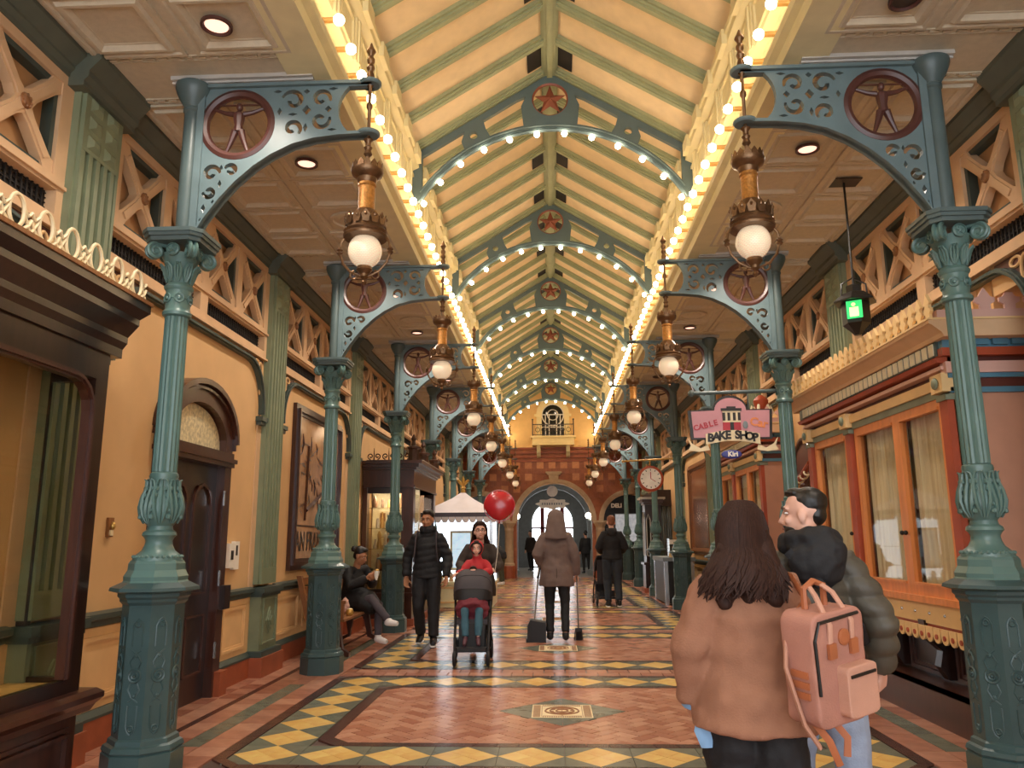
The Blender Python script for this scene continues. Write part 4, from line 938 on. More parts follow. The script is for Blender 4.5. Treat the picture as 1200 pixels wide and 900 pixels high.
for i in range(14):
    x, z, w_, h = -3.1+(i % 5)*.12, .95+(i // 5)*.42+random.uniform(-.03, .03), random.uniform(.04, .055), random.uniform(.06, .1)
    o = thing('framed_card', 'small framed card hung on the back of the wooden kiosk', 'picture', (x, KY0+.748, z), 0, 'cards in the wooden kiosk'); MB().box(-w_, w_, -.015, 0, -h, h).obj('frame', 'trinket', o); MB().box(-w_+.012, w_-.012, -.018, -.015, -h+.012, h-.012).obj('card', 'ivory' if i % 2 else 'oak', o)
# white tent stall
mat('tent', '#cfc6c8', .6, var=.04); mat('tent_band', '#4a4550', .6); mat('led', '#eef6ff', .4, emit='#dff0ff', es=3.5)
t = thing('tent_stall', 'white pointed-roof stall with a dark scalloped valance and bright display', 'stall', (-2.05, 17.9, 0)); A = .72
MB().box(-A, A, -A, A, 0, .5).box(-A-.03, A+.03, -A-.03, A+.03, .46, .52).obj('counter', 'cream', t)
pf = MB()
for y in (-A-.012,): pf.box(-.55, -.5, y, -A, .08, .42); pf.box(.5, .55, y, -A, .08, .42); pf.box(-.5, .5, y, -A, .38, .42); pf.box(-.5, .5, y, -A, .08, .12)
pf.obj('counter_panel', 'cream_panel', t)
for x in (-A, A-.07):
    for y in (-A, A-.07): MB().box(x, x+.07, y, y+.07, .5, 2.0).obj('post', 'silver', t)
MB().box(-A+.02, A-.02, A-.12, A-.08, .52, 1.95).obj('back_panel', 'led', t)
rf = MB(); hs = [(A+.12, 1.98), (A*.6, 2.2), (A*.3, 2.32), (.05, 2.45)]
vs_ = []
for h, z in hs: vs_ += [(-h, -h, z), (h, -h, z), (h, h, z), (-h, h, z)]
rf.add(vs_, [(j*4+i, j*4+(i+1) % 4, j*4+4+(i+1) % 4, j*4+4+i) for j in range(3) for i in range(4)]+[(12, 13, 14, 15), (3, 2, 1, 0)]); rf.obj('canopy', 'tent', t)
MB().box(-A-.11, A+.11, -A-.11, A+.11, 1.86, 1.98).obj('valance', 'tent_band', t)
sm = MB().prism([(-.07, .1), (.07, .1)]+arc(0, .04, .07, 0, -PI, 8), -.012, .0, 'y').mesh('scallop', 'tent')
for i in range(11): link('scallop', sm, t, (-A-.03+i*.15, -A-.11, 1.79))
for i in range(11): link('scallop', sm, t, (A+.11, -A-.03+i*.15, 1.79), (0, 0, PI/2))
fz = MB().lathe([(.05, 2.44), (.05, 2.5), (.03, 2.53), (.06, 2.56), (.03, 2.6)], 12)
for a in (-.9, 0, .9): fz.tube([(0, 0, 2.6), (.09*math.sin(a), 0, 2.68), (.16*math.sin(a), 0, 2.76-.02*abs(a)), (.14*math.sin(a), 0, 2.84-.1*abs(a))], [.02, .035, .03, .004], 8)
fz.obj('finial', 'gold', t, True)
d_ = MB().box(-.25, .25, -.3, -.2, .75, 1.6); d_.obj('display_frame', 'ivory', t); MB().box(-.2, .2, -.31, -.3, .8, 1.55).obj('display_picture', mat('ice', '#9db8c4', .2, var=.5, scale=7, emit='#cfe6f5', es=.8), t)
for z in (.8, 1.2): MB().box(-A+.08, A-.08, -.5, .4, z, z+.012).obj('shelf', 'glass', t)
for i in range(14):
    h = random.uniform(.1, .22); r = random.uniform(.03, .05); x = -.6+(i % 7)*.2; z = (.522, .814)[i // 7]
    o = MB().lathe([(r, 0), (r*.9, h*.4), (r*1.2, h*.6), (.01, h)], 10).obj('ornament', 'trinket', None, True, (-2.05+x, 17.45, z)); tag(o, 'small ornament standing in the white tent stall', 'ornament', 'ornaments in the tent stall')

# ================================================================ right side
mat('shop_orange', '#d98a4e', .4, var=.12, scale=2, stretch=(9, 9, 1)); mat('shop_rust', '#a5492c', .42, var=.12); mat('shop_pink', '#d3a89a', .55, var=.05); mat('shop_salmon', '#bd8a70', .7, var=.06, bump=.05); mat('shop_blue', '#4f7d92', .45); mat('shop_cream', '#e6c48c', .5, var=.05); mat('curtain', '#fdf2dd', .8, var=.25, scale=5, stretch=(1, 10, .3)); mat('dentil_ivory', '#ded6b8', .5); mat('shop_greygreen', '#7d8874', .5)
def bay(name, label, Ya, Yb, windows, posts):
    t = thing(name, label, 'shopfront', (0, Ya, 0)); L_ = Yb-Ya; Xf = 2.95
    X = lambda d: Xf-d
    MB().box(2.86, 3.5, 0, L_, 0, .05).box(2.86, 2.9, 0, L_, .05, .28).box(2.86, 3.2, 0, L_, .25, .28).obj('kickboard', 'mahogany', t)
    MB().box(3.12, 3.5, .03, L_-.03, .05, .78).obj('base_wall', 'mahogany_dark', t)
    n = max(2, round(L_/.8)); w = L_/n
    for i in range(n):
        p = MB(); y0, y1 = i*w+.12, (i+1)*w-.12
        for q, d in ((0, .03), (.035, .015)): p.box(3.12, 3.12-d, y0+q, y1-q, .3+q, .33+q); p.box(3.12, 3.12-d, y0+q, y1-q, .64-q, .67-q); p.box(3.12, 3.12-d, y0+q, y0+q+.03, .33+q, .64-q); p.box(3.12, 3.12-d, y1-q-.03, y1-q, .33+q, .64-q)
        p.obj('base_panel', 'mahogany', t)
    for i in range(n+1):
        y = min(max(i*w, .06), L_-.06); c = MB().prism([(3.12, .3), (3.06, .3), (3.0, .4), (3.03, .52), (2.92, .62), (2.9, .76), (3.12, .76)], y-.05, y+.05, 'y'); c.torus((2.97, y, .68), .04, .014, 'y', 14, 5); c.obj('scroll_console', 'mahogany_dark', t)
    MB().box(2.92, 3.5, 0, L_, .74, .92).obj('sill_board', 'shop_cream', t); MB().box(2.89, 3.5, -.02, L_+.02, .9, .95).obj('sill', 'shop_orange', t); MB().box(2.93, 2.95, 0, L_, .69, .75).obj('apron', 'shop_rust', t)
    st_ = MB().ell((2.92, 0, .82), .014, 8, 6).mesh('stud', 'silver', True); sl = MB().prism([(-.055, .72), (.055, .72)]+arc(0, .66, .055, 0, -PI, 10), 2.9, 2.915, 'x').mesh('scallop', 'shop_cream'); dt = MB().lathe([(.02, 0), (.02, .008)], 10, mtx=Matrix.Translation((2.9, 0, .655)) @ Matrix.Rotation(-PI/2, 4, 'Y')).mesh('scallop_dot', 'shop_rust')
    for i in range(int(L_/.125)):
        s_ = link('scallop', sl, t, (0, .06+i*.125, 0)); link('scallop_dot', dt, s_)
        if i % 2: link('stud', st_, t, (0, .06+i*.125, 0))
    # wall above the windows and the cornice
    MB().box(X(0), 3.5, 0, L_, 2.52, 2.97).obj('head_wall', 'brown_paint', t)
    MB().box(X(.03), X(0), 0, L_, 2.46, 2.52).obj('grey_band', 'shop_greygreen', t)
    MB().box(X(.05), X(0), -.01, L_+.01, 2.52, 2.6).obj('cream_band', 'shop_cream', t); MB().box(X(.08), X(0), -.02, L_+.02, 2.645, 2.675).obj('pink_band', 'shop_pink', t)
    MB().prism([(X(0), 2.69), (X(.11), 2.7), (X(.13), 2.73), (X(0), 2.75)], -.03, L_+.03, 'y').obj('rust_band', 'shop_rust', t)
    MB().box(X(.1), X(0), -.02, L_+.02, 2.75, 2.86).obj('dentil_band', 'green_dark', t)
    dm = MB().box(X(.108), X(.1), -.038, .038, 2.76, 2.85).mesh('dentil', 'dentil_ivory')
    for i in range(int(L_/.106)): link('dentil', dm, t, (0, .05+i*.106, 0))
    MB().prism([(3.5, 2.86), (X(.12), 2.86), (X(.13), 2.89), (X(.2), 2.95), (X(.22), 2.96), (X(.22), 2.985), (3.5, 2.985)], -.2, L_+.2, 'y').obj('cornice', 'peach', t); MB().box(X(.23), 3.5, -.21, L_+.21, 2.985, 3.0).obj('cornice_edge', 'shop_cream', t)
    pk = MB().prism([(-.028, 0), (.028, 0), (.028, .04), (.05, .06), (.05, .085), (.03, .09), (.03, .115), (.045, .125), (0, .2), (-.045, .125), (-.03, .115), (-.03, .09), (-.05, .085), (-.05, .06), (-.028, .04)], X(.19), X(.165), 'x').mesh('picket', 'shop_cream')
    for i in range(int((L_+.3)/.138)): link('picket', pk, t, (0, -.13+i*.138, 3.0))
    # near end wall, banded
    MB().box(X(0), 4.0 if Ya < 6 else 3.33, 0, .04, .74, 2.5).obj('end_wall', 'shop_salmon', t)
    e = lambda nm, z0, z1, d, m: MB().box(X(d), 4.0 if Ya < 6 else 3.33, -d, .03, z0, z1).obj(nm, m, t)
    e('end_band', 2.47, 2.51, .03, 'shop_blue'); e('end_band', 2.51, 2.58, .02, 'brown_paint'); e('end_band', 2.58, 2.615, .04, 'shop_blue'); e('end_band', 2.615, 2.7, .06, 'shop_pink'); e('end_band', 2.7, 2.74, .03, 'brown_paint'); e('end_band', 2.74, 2.8, .09, 'shop_rust'); e('end_band', 2.8, 2.93, .08, 'shop_blue')
    db = MB().box(-.055, .055, -.11, -.08, 2.815, 2.915).mesh('end_dentil', 'shop_blue')
    for i in range(7 if Ya < 6 else 2): link('end_dentil', db, t, (X(-.05)+i*.14, 0, 0))
    MB().prism([(-.1, 2.93), (-.13, 2.97), (-.19, 3.0), (-.2, 3.06), (.02, 3.06), (.02, 2.93)], X(.15), 4.0 if Ya < 6 else 3.33, 'x').obj('end_cornice', 'shop_pink', t)
    pe = MB().prism([(-.04, 0), (.04, 0), (.04, .05), (.075, .07), (.075, .1), (.045, .11), (0, .18), (-.045, .11), (-.075, .1), (-.075, .07), (-.04, .05)], -.15, -.13, 'y').mesh('end_picket', 'shop_pink')
    for i in range(5 if Ya < 6 else 2): link('end_picket', pe, t, (3.0+i*.18, 0, 3.06))
    # windows
    for y0, y1 in windows:
        f = MB()
        for a0, a1, b0, b1 in ((y0, y1, .95, 1.03), (y0, y1, 2.4, 2.47), (y0, y0+.07, 1.03, 2.4), (y1-.07, y1, 1.03, 2.4)): f.box(X(.02), X(-.04), a0, a1, b0, b1)
        for a0, a1, b0, b1 in ((y0+.07, y1-.07, 1.03, 1.05), (y0+.07, y1-.07, 2.38, 2.4)): f.box(X(.03), X(-.03), a0, a1, b0, b1)
        f = f.obj('sash', 'shop_orange', t)
        MB().box(X(-.01), X(-.016), y0+.07, y1-.07, 1.03, 2.4).obj('pane', 'glass', f)
        c = MB(); ny = int((y1-y0)/.012); vs_ = []; fs_ = []
        for i in range(ny+1):
            y = y0+.05+(y1-y0-.1)*i/ny; d = .018*math.sin(i*.9+math.sin(i*.23)*2)+.01*math.sin(i*.37)
            vs_ += [(X(-.09)+d, y, 1.0), (X(-.09)+d*.7, y, 2.43)]
        fs_ = [(2*i, 2*i+2, 2*i+3, 2*i+1) for i in range(ny)]; c.add(vs_, fs_); c.obj('curtain', 'curtain', f, True)
        MB().ell((X(.04), y1-.035 if (y0+y1)/2 < L_/2 and windows[0][0] == y0 else y0+.035, 1.45), (.02, .012, .02), 8, 6).obj('handle', 'black', f, True)
    for y in posts:
        p = MB().box(X(.05), X(-.1), y-.06, y+.06, .95, 2.42).obj('post', 'shop_rust', t); MB().box(X(.065), X(-.05), y-.075, y+.075, 2.42, 2.46).obj('post_cap', 'shop_greygreen', p)
        k = MB().box(X(.09), X(0), y-.09, y+.09, 2.48, 2.62).obj('corner_block', 'shop_cream', p); MB().ell((X(.1), y, 2.55), (.02, .045, .045), 12, 8).obj('boss', 'shop_greygreen', k, True)
    MB().box(X(-.15), X(-.17), .05, L_-.05, .95, 2.47).obj('inner_lining', 'oak', t)
    return t
bay('bay_shopfront', 'orange and cream bay shop window with pleated curtains behind the walking couple', 5.93, 9.2, [(.14, .98), (.98, 1.92), (2.12, 3.1)], [.06, 2.02, 3.2])
bay('bay_shopfront', 'second orange and cream bay window past the recessed entry by the bake shop sign', 11.25, 14.2, [(.16, .9), (.9, 1.7), (1.86, 2.75)], [.07, 1.78, 2.86])
# entry between the bays
t = thing('entry_sign', 'dark carved oval sign board with a striped pole over the recessed entry', 'sign', (3.2, 10.2, 2.35)); MB().ell((0, 0, 0), (.05, .55, .28), 24, 12).obj('board', 'brown_paint', t, True); MB().torus((-.03, 0, 0), .3, .03, 'x', 30, 6).obj('rim', 'mahogany', t, True)
MB().tube([(-.12, .5, -.32), (-.12, 0, -.24), (-.12, -.5, -.05)], .035, 8).obj('pole', 'shop_rust', t, True)
sp_ = MB().tube([(-.12+.038*math.cos(i*.8), .5-i*.02, -.32+.19*(i/50)**1.3+.038*math.sin(i*.8)) for i in range(50)], .012, 5); sp_.obj('pole_stripe', 'ivory', t)
struct(MB().box(3.26, 3.33, 9.75, 10.75, 0, 2.1).obj('door_2', 'mahogany_dark'))
# flower pot ornament on the second bay cornice
for i, (y, s_) in enumerate(((10.75, 1), (12.6, .9))):
    t = thing('urn', 'terracotta urn with pale scrolls standing on the '+('near end' if i == 0 else 'middle')+' of the second bay cornice' if False else ('terracotta urn with curling pale leaves on the second bay cornice, near its end' if i == 0 else 'terracotta urn with curling pale leaves on the second bay cornice, at its middle'), 'urn', (3.0, 11.4 if i == 0 else y, 3.003))
    MB().lathe([(.08, 0), (.08, .04), (.05, .06), (.05, .2), (.07, .24), (.1, .3), (.11, .36), (.08, .4), (.03, .44)], 16).obj('vase', 'shop_rust', t, True)
    l = MB()
    for q in range(6): a = q*PI/3; l.tube([(.06*math.cos(a), .06*math.sin(a), .05), (.16*math.cos(a), .16*math.sin(a), .18), (.13*math.cos(a), .13*math.sin(a), .28), (.09*math.cos(a), .09*math.sin(a), .22)], [.02, .025, .02, .006], 6)
    l.obj('leaf_scrolls', 'dentil_ivory', t, True)
# bake shop sign
mat('sign_pink', '#c98f96', .45, var=.08); mat('sign_red', '#b0303a', .4); mat('sign_dark', '#2b2622', .4); mat('sign_orange', '#e08a52', .4); mat('sign_blue', '#3a3f8c', .4)
t = thing('bake_shop_sign', 'hanging pink bake shop sign with a cable car and a cream ribbon', 'sign', (1.98, 8.89, 0))
ol = [(-.46, 2.5), (.44, 2.5), (.46, 2.84), (.2, 2.84)]+[(.19*math.cos(a)-.01, 2.84+.16*math.sin(a)) for a in [PI*i/14 for i in range(15)]]+[(-.22, 2.84), (-.48, 2.83)]
MB().plate(ol, [], -.02, .02, 'y').obj('board', 'sign_dark', t)
inn = [(x*.93, 2.7+(z-2.7)*.9) for x, z in ol]; MB().plate(inn, [], -.026, -.02, 'y').obj('face', 'sign_pink', t)
bp = [(-.3, 2.42)]+[(-.3+.6*i/12, 2.56+.04*math.sin(PI*i/12)) for i in range(13)]+[(.3, 2.42)]+[(.3-.6*i/12, 2.44+.04*math.sin(PI*i/12)) for i in range(13)]
rbn = MB().plate(bp, [], -.045, -.03, 'y')
for s_ in (-1, 1): rbn.prism([(s_*.28, 2.44), (s_*.36, 2.4), (s_*.45, 2.45), (s_*.5, 2.52), (s_*.47, 2.43), (s_*.5, 2.38), (s_*.38, 2.36), (s_*.26, 2.38)], -.035, -.025, 'y')
rbn.obj('ribbon', 'ivory', t)
for w_, x0, x1 in (('BAKE', -.28, -.02), ('SHOP', .02, .28)):
    for i, ch in enumerate(w_): x = x0+(x1-x0)*(i+.5)/4; text('lettering', ch, .125, 'sign_dark', t, (x, -.047, 2.5+.045*math.cos(x/.3*PI/2)), (PI/2, -x*.25, 0), .003, bold=.006)
for i, ch in enumerate('CABLE'): x = -.4+i*.055; text('lettering', ch, .085, 'sign_red', t, (x, -.028, 2.63+i*.014), (PI/2, -.2, 0), .003, bold=.003)
text('lettering', 'Car', .13, 'sign_orange', t, (.3, -.028, 2.68), (PI/2, .2, 0), .003, bold=.004)
cc = MB().box(-.1, .1, -.034, -.024, 2.6, 2.69).obj('car_body', 'sign_red', t)
MB().box(-.1, .1, -.034, -.026, 2.69, 2.82).obj('car_cabin', 'ivory', t); k = MB().box(-.115, .115, -.04, -.026, 2.82, 2.85).box(-.05, .05, -.038, -.026, 2.85, 2.87)
for x in (-.1, -.045, .015, .07): k.box(x, x+.03, -.038, -.03, 2.71, 2.8)
k.box(-.02, .02, -.04, -.03, 2.6, 2.69); k.obj('car_details', 'sign_dark', t)
MB().ell((.15, -.03, 2.66), (.03, .006, .045), 12, 6).obj('bell', 'grey_iron', t)
kr = MB().ell((-.02, -.02, 2.33), (.115, .015, .05), 24, 8).obj('badge', 'sign_blue', t, True); text('lettering', 'Kiri', .075, 'sign_white', t, (-.01, -.038, 2.33), (PI/2, 0, 0), .003, bold=.003)
br = MB().tube([(-.42, 0, 3.03), (.55, 0, 3.05)], .022, 8); br.ell((-.43, 0, 3.03), .04, 10, 8); br.tube([(-.2, 0, 3.03), (-.2, 0, 2.84)], .008, 6); br.tube([(.2, 0, 3.04), (.2, 0, 2.84)], .008, 6); br.obj('bar', 'teal_dark', t, True)
MB().tube([(-.4, 0, 3.05), (-.62, 0, 3.3), (-.86, 0, 3.62)][:0] or [(-.4, 0, 3.05), (-.45, 0, 3.2)], .006, 5).obj('hook', 'silver', t)
# clock sign on the gold bar
t = thing('clock_sign', 'round red-rimmed clock hanging from a gold bar', 'clock', (2.02, 16.6, 2.63))
MB().lathe([(.24, -.06), (.27, -.04), (.27, .04), (.24, .06)], 32, mtx=Matrix.Rotation(PI/2, 4, 'X')).obj('rim', 'shop_rust', t, True)
MB().lathe([(.215, .062), (.215, .066), (.01, .068)], 32, mtx=Matrix.Rotation(PI/2, 4, 'X')).obj('dial', 'sign_white', t)
hm = MB(); hm.box(-.008, .008, -.075, -.07, 0, .14); hm.prism([(-.01, 0), (.01, 0), (.1, -.06), (.095, -.07)], -.08, -.072, 'y'); hm.obj('hands', 'sign_red', t)
tk = MB()
for i in range(12): a = i*PI/6; tk.box(-.008, .008, -.074, -.068, .165, .2, Matrix.Rotation(a, 4, 'Y'))
tk.obj('ticks', 'sign_dark', t)
MB().tube([(-.55, 0, .37), (.52, 0, .42)], .018, 8).tube([(0, 0, .39), (0, 0, .27)], .014, 6).ell((-.56, 0, .37), .03, 8, 6).obj('bar', 'gold', t, True)
# hanging exit lantern
t = thing('exit_lantern', 'black lantern with a green exit panel hung from the tin ceiling', 'exit sign', (2.72, 7.0, 0)); z = 3.3
MB().box(-.14, .14, -.09, .09, ZC-.03, ZC-.02).obj('ceiling_plate', 'mahogany_dark', t); MB().tube([(0, 0, ZC-.03), (0, 0, z+.38)], .01, 6).obj('rod', 'black', t)
MB().lathe([(.19, z+.2), (.19, z+.215), (.1, z+.29), (.07, z+.3), (.07, z+.36), (.02, z+.38)], 6).obj('roof', 'black', t); MB().lathe([(.03, z-.1), (.06, z-.06), (.1, z-.02), (.12, z), (.12, z+.2)], 6, a0=PI/6).obj('body', 'black', t)
mat('exit_green', '#1d9b52', .4, emit='#2fd06a', es=1.2); mat('exit_pale', '#d6ef9a', .4, emit='#d8ff9a', es=1.2)
gm = Matrix.Rotation(-.5, 4, 'Z'); MB().box(-.06, .07, -.13, -.118, z+.03, z+.19, gm).obj('panel', 'exit_green', t); MB().box(-.035, .04, -.135, -.13, z+.045, z+.13, gm).ell((0, -.132, z+.155), (.018, .006, .018), 10, 6, gm).obj('symbol', 'exit_pale', t)
MB().tube([(-.12, 0, z+.24), (-.11, 0, z+.38), (0, 0, z+.44), (.11, 0, z+.38), (.12, 0, z+.24)], .008, 6).obj('hoop', 'black', t, True)
# dark curtained shopfront, tall cabinet and counter far along
t = thing('curtained_shopfront', 'dark wooden shopfront with grey drapes behind the round clock', 'shopfront', (3.0, 22.6, 0))
MB().box(-.02, .4, 0, 3.2, 0, .6).obj('base', 'mahogany_dark', t); MB().box(-.1, .4, -.1, 3.3, 2.3, 2.75).obj('fascia', 'mahogany_dark', t); MB().box(.1, .4, 0, .05, .6, 2.3).obj('end_frame', 'mahogany', t)
c = MB(); mat('grey_drape', '#6f7672', .8, var=.2)
vs_ = []
for i in range(61): y = 3.2*i/60; vs_ += [(.06+.04*math.sin(i*1.3), y, .6), (.06+.03*math.sin(i*1.3), y, 2.3)]
c.add(vs_, [(2*i, 2*i+2, 2*i+3, 2*i+1) for i in range(60)]); c.obj('drape', 'grey_drape', t, True); e_ = MB()
for i in range(9): x = -.0+.045*i; e_.tube([(x, -.02+.02*math.sin(i*2), .6), (x, -.02+.02*math.sin(i*2), 2.3)], .03, 6)
e_.obj('end_drape', 'grey_drape', t, True)
vl = MB()
for i in range(12): vl.torus((-.12, .1+i*.27, 2.85), .08, .015, 'x', 14, 5)
vl.obj('cresting', 'shop_greygreen', t)
t = thing('tall_cabinet', 'tall narrow dark cabinet with an arched glass front beside the columns', 'cabinet', (2.62, 21.5, 0))
MB().box(-.25, .3, 0, .7, 0, .12).obj('plinth', 'terra_base', t); MB().box(-.2, .28, .02, .66, .12, .75).box(-.24, .3, -.02, .7, .72, .78).obj('base', 'mahogany_dark', t); MB().box(-.16, .26, .06, .62, .78, 2.3).obj('trunk', 'mahogany_dark', t)
for q in (-.08, .1): MB().tube([(q-.05, .04, .95), (q-.05, .04, 1.9), (q, .04, 2.05), (q+.05, .04, 1.9), (q+.05, .04, .95), (q-.05, .04, .95)], .012, 6).obj('arched_moulding', 'pale_trim', t); MB().box(q-.045, q+.045, .05, .06, .96, 1.9).obj('pane', 'dark_glass', t)
MB().tube([(-.18, .2, .95), (-.18, .2, 1.9), (-.18, .34, 2.1), (-.18, .48, 1.9), (-.18, .48, .95)], .014, 6).obj('side_moulding', 'pale_trim', t)
for z0, z1, e in ((2.3, 2.36, .03), (2.36, 2.44, .07), (2.44, 2.5, .12)): MB().box(-.16-e, .26+e, .06-e, .62+e, z0, z1).obj('cornice', 'mahogany' if e < .1 else 'pale_trim', t)
t = thing('counter', 'black serving counter with a grey top beside the columns', 'counter', (2.5, 17.6, 0))
MB().box(-.12, .5, 0, 1.7, .04, .92).obj('body', 'black', t); MB().box(-.16, .54, -.04, 1.74, .92, 1.0).obj('top', 'grey_iron', t)
for x in (-.12, .44):
    for y in (.0, 1.64): MB().box(x-.012, x+.072, y-.012, y+.072, 0, .92).obj('leg', 'silver', t)
for i, (x, y, z) in enumerate([(2.58, 17.75, 1.0), (2.74, 17.75, 1.0), (2.9, 17.75, 1.0), (2.66, 17.77, 1.12), (2.82, 17.77, 1.12)]):
    o = thing('pastry_box', 'small tan card box on the black counter beside the columns', 'box', (x, y, z), 0, 'card boxes on the counter'); MB().box(-.07, .07, -.07, .07, 0, .1).obj('carton', 'shop_cream', o); MB().box(-.075, .075, -.075, .075, .1, .118).obj('lid', 'oak', o)
t = thing('display_hood', 'clear plastic hood with a white price strip on the counter', 'display case', (2.75, 18.2, 1.0)); MB().box(-.2, .2, -.25, -.245, 0, .4).box(-.2, -.195, -.25, .2, 0, .4).box(.195, .2, -.25, .2, 0, .4).obj('pane', 'glass', t); MB().box(-.2, .2, -.262, -.252, .28, .38).obj('price_strip', 'sign_white', t)
# ================================================================ people
from mathutils import noise as mn
def skin_mat(n, h): return mat(n, h, .5, var=.06, scale=12)
skin_mat('skin', '#c99074'); skin_mat('skin_tan', '#b07a58'); skin_mat('skin_pale', '#d9a893')
mat('hair_brown', '#35211a', .65, var=.35, scale=30, stretch=(6, 6, .6), spec=.2); mat('hair_black', '#17120f', .45, var=.2); mat('hair_ginger', '#7c4a2e', .6, var=.2, scale=60)
mat('eye_white', '#e8e2da', .3); mat('eye_dark', '#2a1a12', .2); mat('lips', '#a2564c', .5)
mat('cloth_black', '#151417', .75, var=.25, scale=25, bump=.25, bscale=60); mat('cloth_tan', '#95674f', .9, var=.14, scale=9, bump=.3, bscale=140); mat('cloth_olive', '#4d473c', .55, var=.15, bump=.2); mat('cloth_brown', '#6a5750', .8, var=.15, bump=.25, bscale=70)
mat('cloth_dbrown', '#33271f', .8, var=.15, bump=.2); mat('cloth_red', '#b3242c', .7, var=.12, bump=.2); mat('cloth_wine', '#6b2430', .8, var=.12, bump=.2); mat('denim_light', '#8f9bb0', .85, var=.18, scale=10, bump=.25, bscale=120); mat('denim_dark', '#2a3038', .85, var=.15, bump=.2); mat('denim_teal', '#3b6070', .85, var=.15, bump=.2); mat('cloth_grey', '#4a4248', .8, var=.15, bump=.2); mat('cloth_green', '#45432f', .8, var=.1)
mat('shoe_black', '#121214', .5); mat('shoe_white', '#e4dedb', .5, var=.06); mat('shirt_blue', '#7fa3c8', .8); mat('sole', '#e9e6e0', .6); mat('shoe_plum', '#55323c', .6)
def remesh(mb, name, m, parent, vox=.01, it=6, wr=0, quilt=0, wscale=7, label=None):
    me = bpy.data.meshes.new('t'); me.from_pydata(mb.v, [], mb.f); bm = bmesh.new(); bm.from_mesh(me); bmesh.ops.recalc_face_normals(bm, faces=bm.faces); bm.to_mesh(me); bm.free()
    o = bpy.data.objects.new('t', me); col.objects.link(o)
    r = o.modifiers.new('r', 'REMESH'); r.mode = 'VOXEL'; r.voxel_size = vox; r.use_smooth_shade = True
    s_ = o.modifiers.new('s', 'SMOOTH'); s_.factor = .5; s_.iterations = it
    dg = bpy.context.evaluated_depsgraph_get(); nm = bpy.data.meshes.new_from_object(o.evaluated_get(dg)); nm.name = name
    bpy.data.objects.remove(o); bpy.data.meshes.remove(me)
    if wr or quilt:
        ns = [v.normal.copy() for v in nm.vertices]
        for v, n in zip(nm.vertices, ns):
            d = 0
            if wr: p = v.co*wscale; d += wr*(mn.noise(Vector((p.x, p.y, p.z*1.7)))+.5*mn.noise(p*2.3))
            if quilt: d += quilt*(abs(math.sin(PI*(v.co.z+.02*math.sin(v.co.x*9))/.085))-.5)
            v.co += n*d
    nm.materials.clear(); nm.materials.append(M[m]); nm.polygons.foreach_set('use_smooth', [True]*len(nm.polygons))
    return link(name, nm, parent, label=label)
V = Vector
def hand(mb, w, d, nrm, side, curl=.5, s=1):
    """palm, four unequal bent fingers and a thumb leaving the side of the palm"""
    d = V(d).normalized(); nrm = V(nrm); nrm = (nrm-d*nrm.dot(d)).normalized(); a = d.cross(nrm)*side
    w = V(w); k = s
    for u in (-.025, -.009, .009, .025): mb.tube([w-d*.02*k+a*u*.6*k, w+d*.04*k+a*u*k, w+d*.085*k+a*u*k], [.016*k, .017*k, .014*k], 8)
    for u, l in ((-.029, .058), (-.01, .072), (.01, .078), (.029, .07)):
        b = w+d*.085*k+a*u*k; pts = [b]; dr = d.copy(); q = l*k
        for j, f in enumerate((.45, .32, .23)):
            an = curl*(.9+.2*j); dr = (dr*math.cos(an)+nrm*math.sin(an)); pts.append(pts[-1]+dr*q*f)
        mb.tube(pts, [.0095*k, .009*k, .0085*k, .007*k], 7)
    b = w+d*.025*k+a*.03*k; t1 = b+(d*.5+a*.75+nrm*.3)*.04*k; t2 = t1+(d*.8+a*.1+nrm*.5)*.035*k
    mb.tube([b-a*.012*k, b, t1, t2], [.014*k, .013*k, .011*k, .008*k], 7)
def head(mb, c, mt, s=1):
    """mt turns the head; it looks along +y"""
    T = lambda x, y, z: V(c)+mt @ V((x*s, y*s, z*s))
    m4 = Matrix.Translation(V(c)) @ mt.to_4x4() @ Matrix.Scale(s, 4)
    mb.ell((0, -.012, .03), (.075, .093, .09), 20, 14, m4); mb.ell((0, .022, -.045), (.06, .07, .072), 18, 12, m4); mb.ell((0, .055, -.088), (.03, .03, .024), 12, 8, m4)
    mb.tube([T(0, .085, .018), T(0, .1, -.012), T(0, .112, -.03), T(0, .095, -.042)], [.009*s, .011*s, .015*s, .01*s], 8)
    for u in (-1, 1):
        mb.ell((u*.036, .068, -.028), (.024, .02, .022), 10, 8, m4); mb.ell((u*.078, -.004, -.012), (.012, .022, .034), 10, 8, m4); mb.tube([T(u*.012, .084, .03), T(u*.035, .08, .034), T(u*.055, .064, .026)], .009*s, 6); mb.ell((u*.014, .098, -.04), (.009, .009, .007), 8, 6, m4)
    mb.ell((0, .088, -.066), (.024, .012, .011), 10, 6, m4)
def face(root, c, mt, s=1, brow='hair_black'):
    m4 = Matrix.Translation(V(c)) @ mt.to_4x4() @ Matrix.Scale(s, 4)
    for u in (-1, 1):
        e = MB().ell((u*.031, .0735, .008), (.013, .0105, .0065), 10, 8, m4).obj('eye', 'eye_white', root, True); MB().ell((u*.031, .0835, .008), (.006, .003, .0062), 8, 6, m4).obj('iris', 'eye_dark', e, True)
        MB().tube([m4 @ V((u*.014, .0935, .03)), m4 @ V((u*.034, .09, .037)), m4 @ V((u*.054, .073, .03))], [.004*s, .005*s, .002*s], 6).obj('eyebrow', brow, root, True)
    MB().tube([m4 @ V((-.023, .088, -.0655)), m4 @ V((0, .1005, -.064)), m4 @ V((.023, .088, -.0655))], [.002*s, .006*s, .002*s], 6, flat=1).obj('lips', 'lips', root, True)
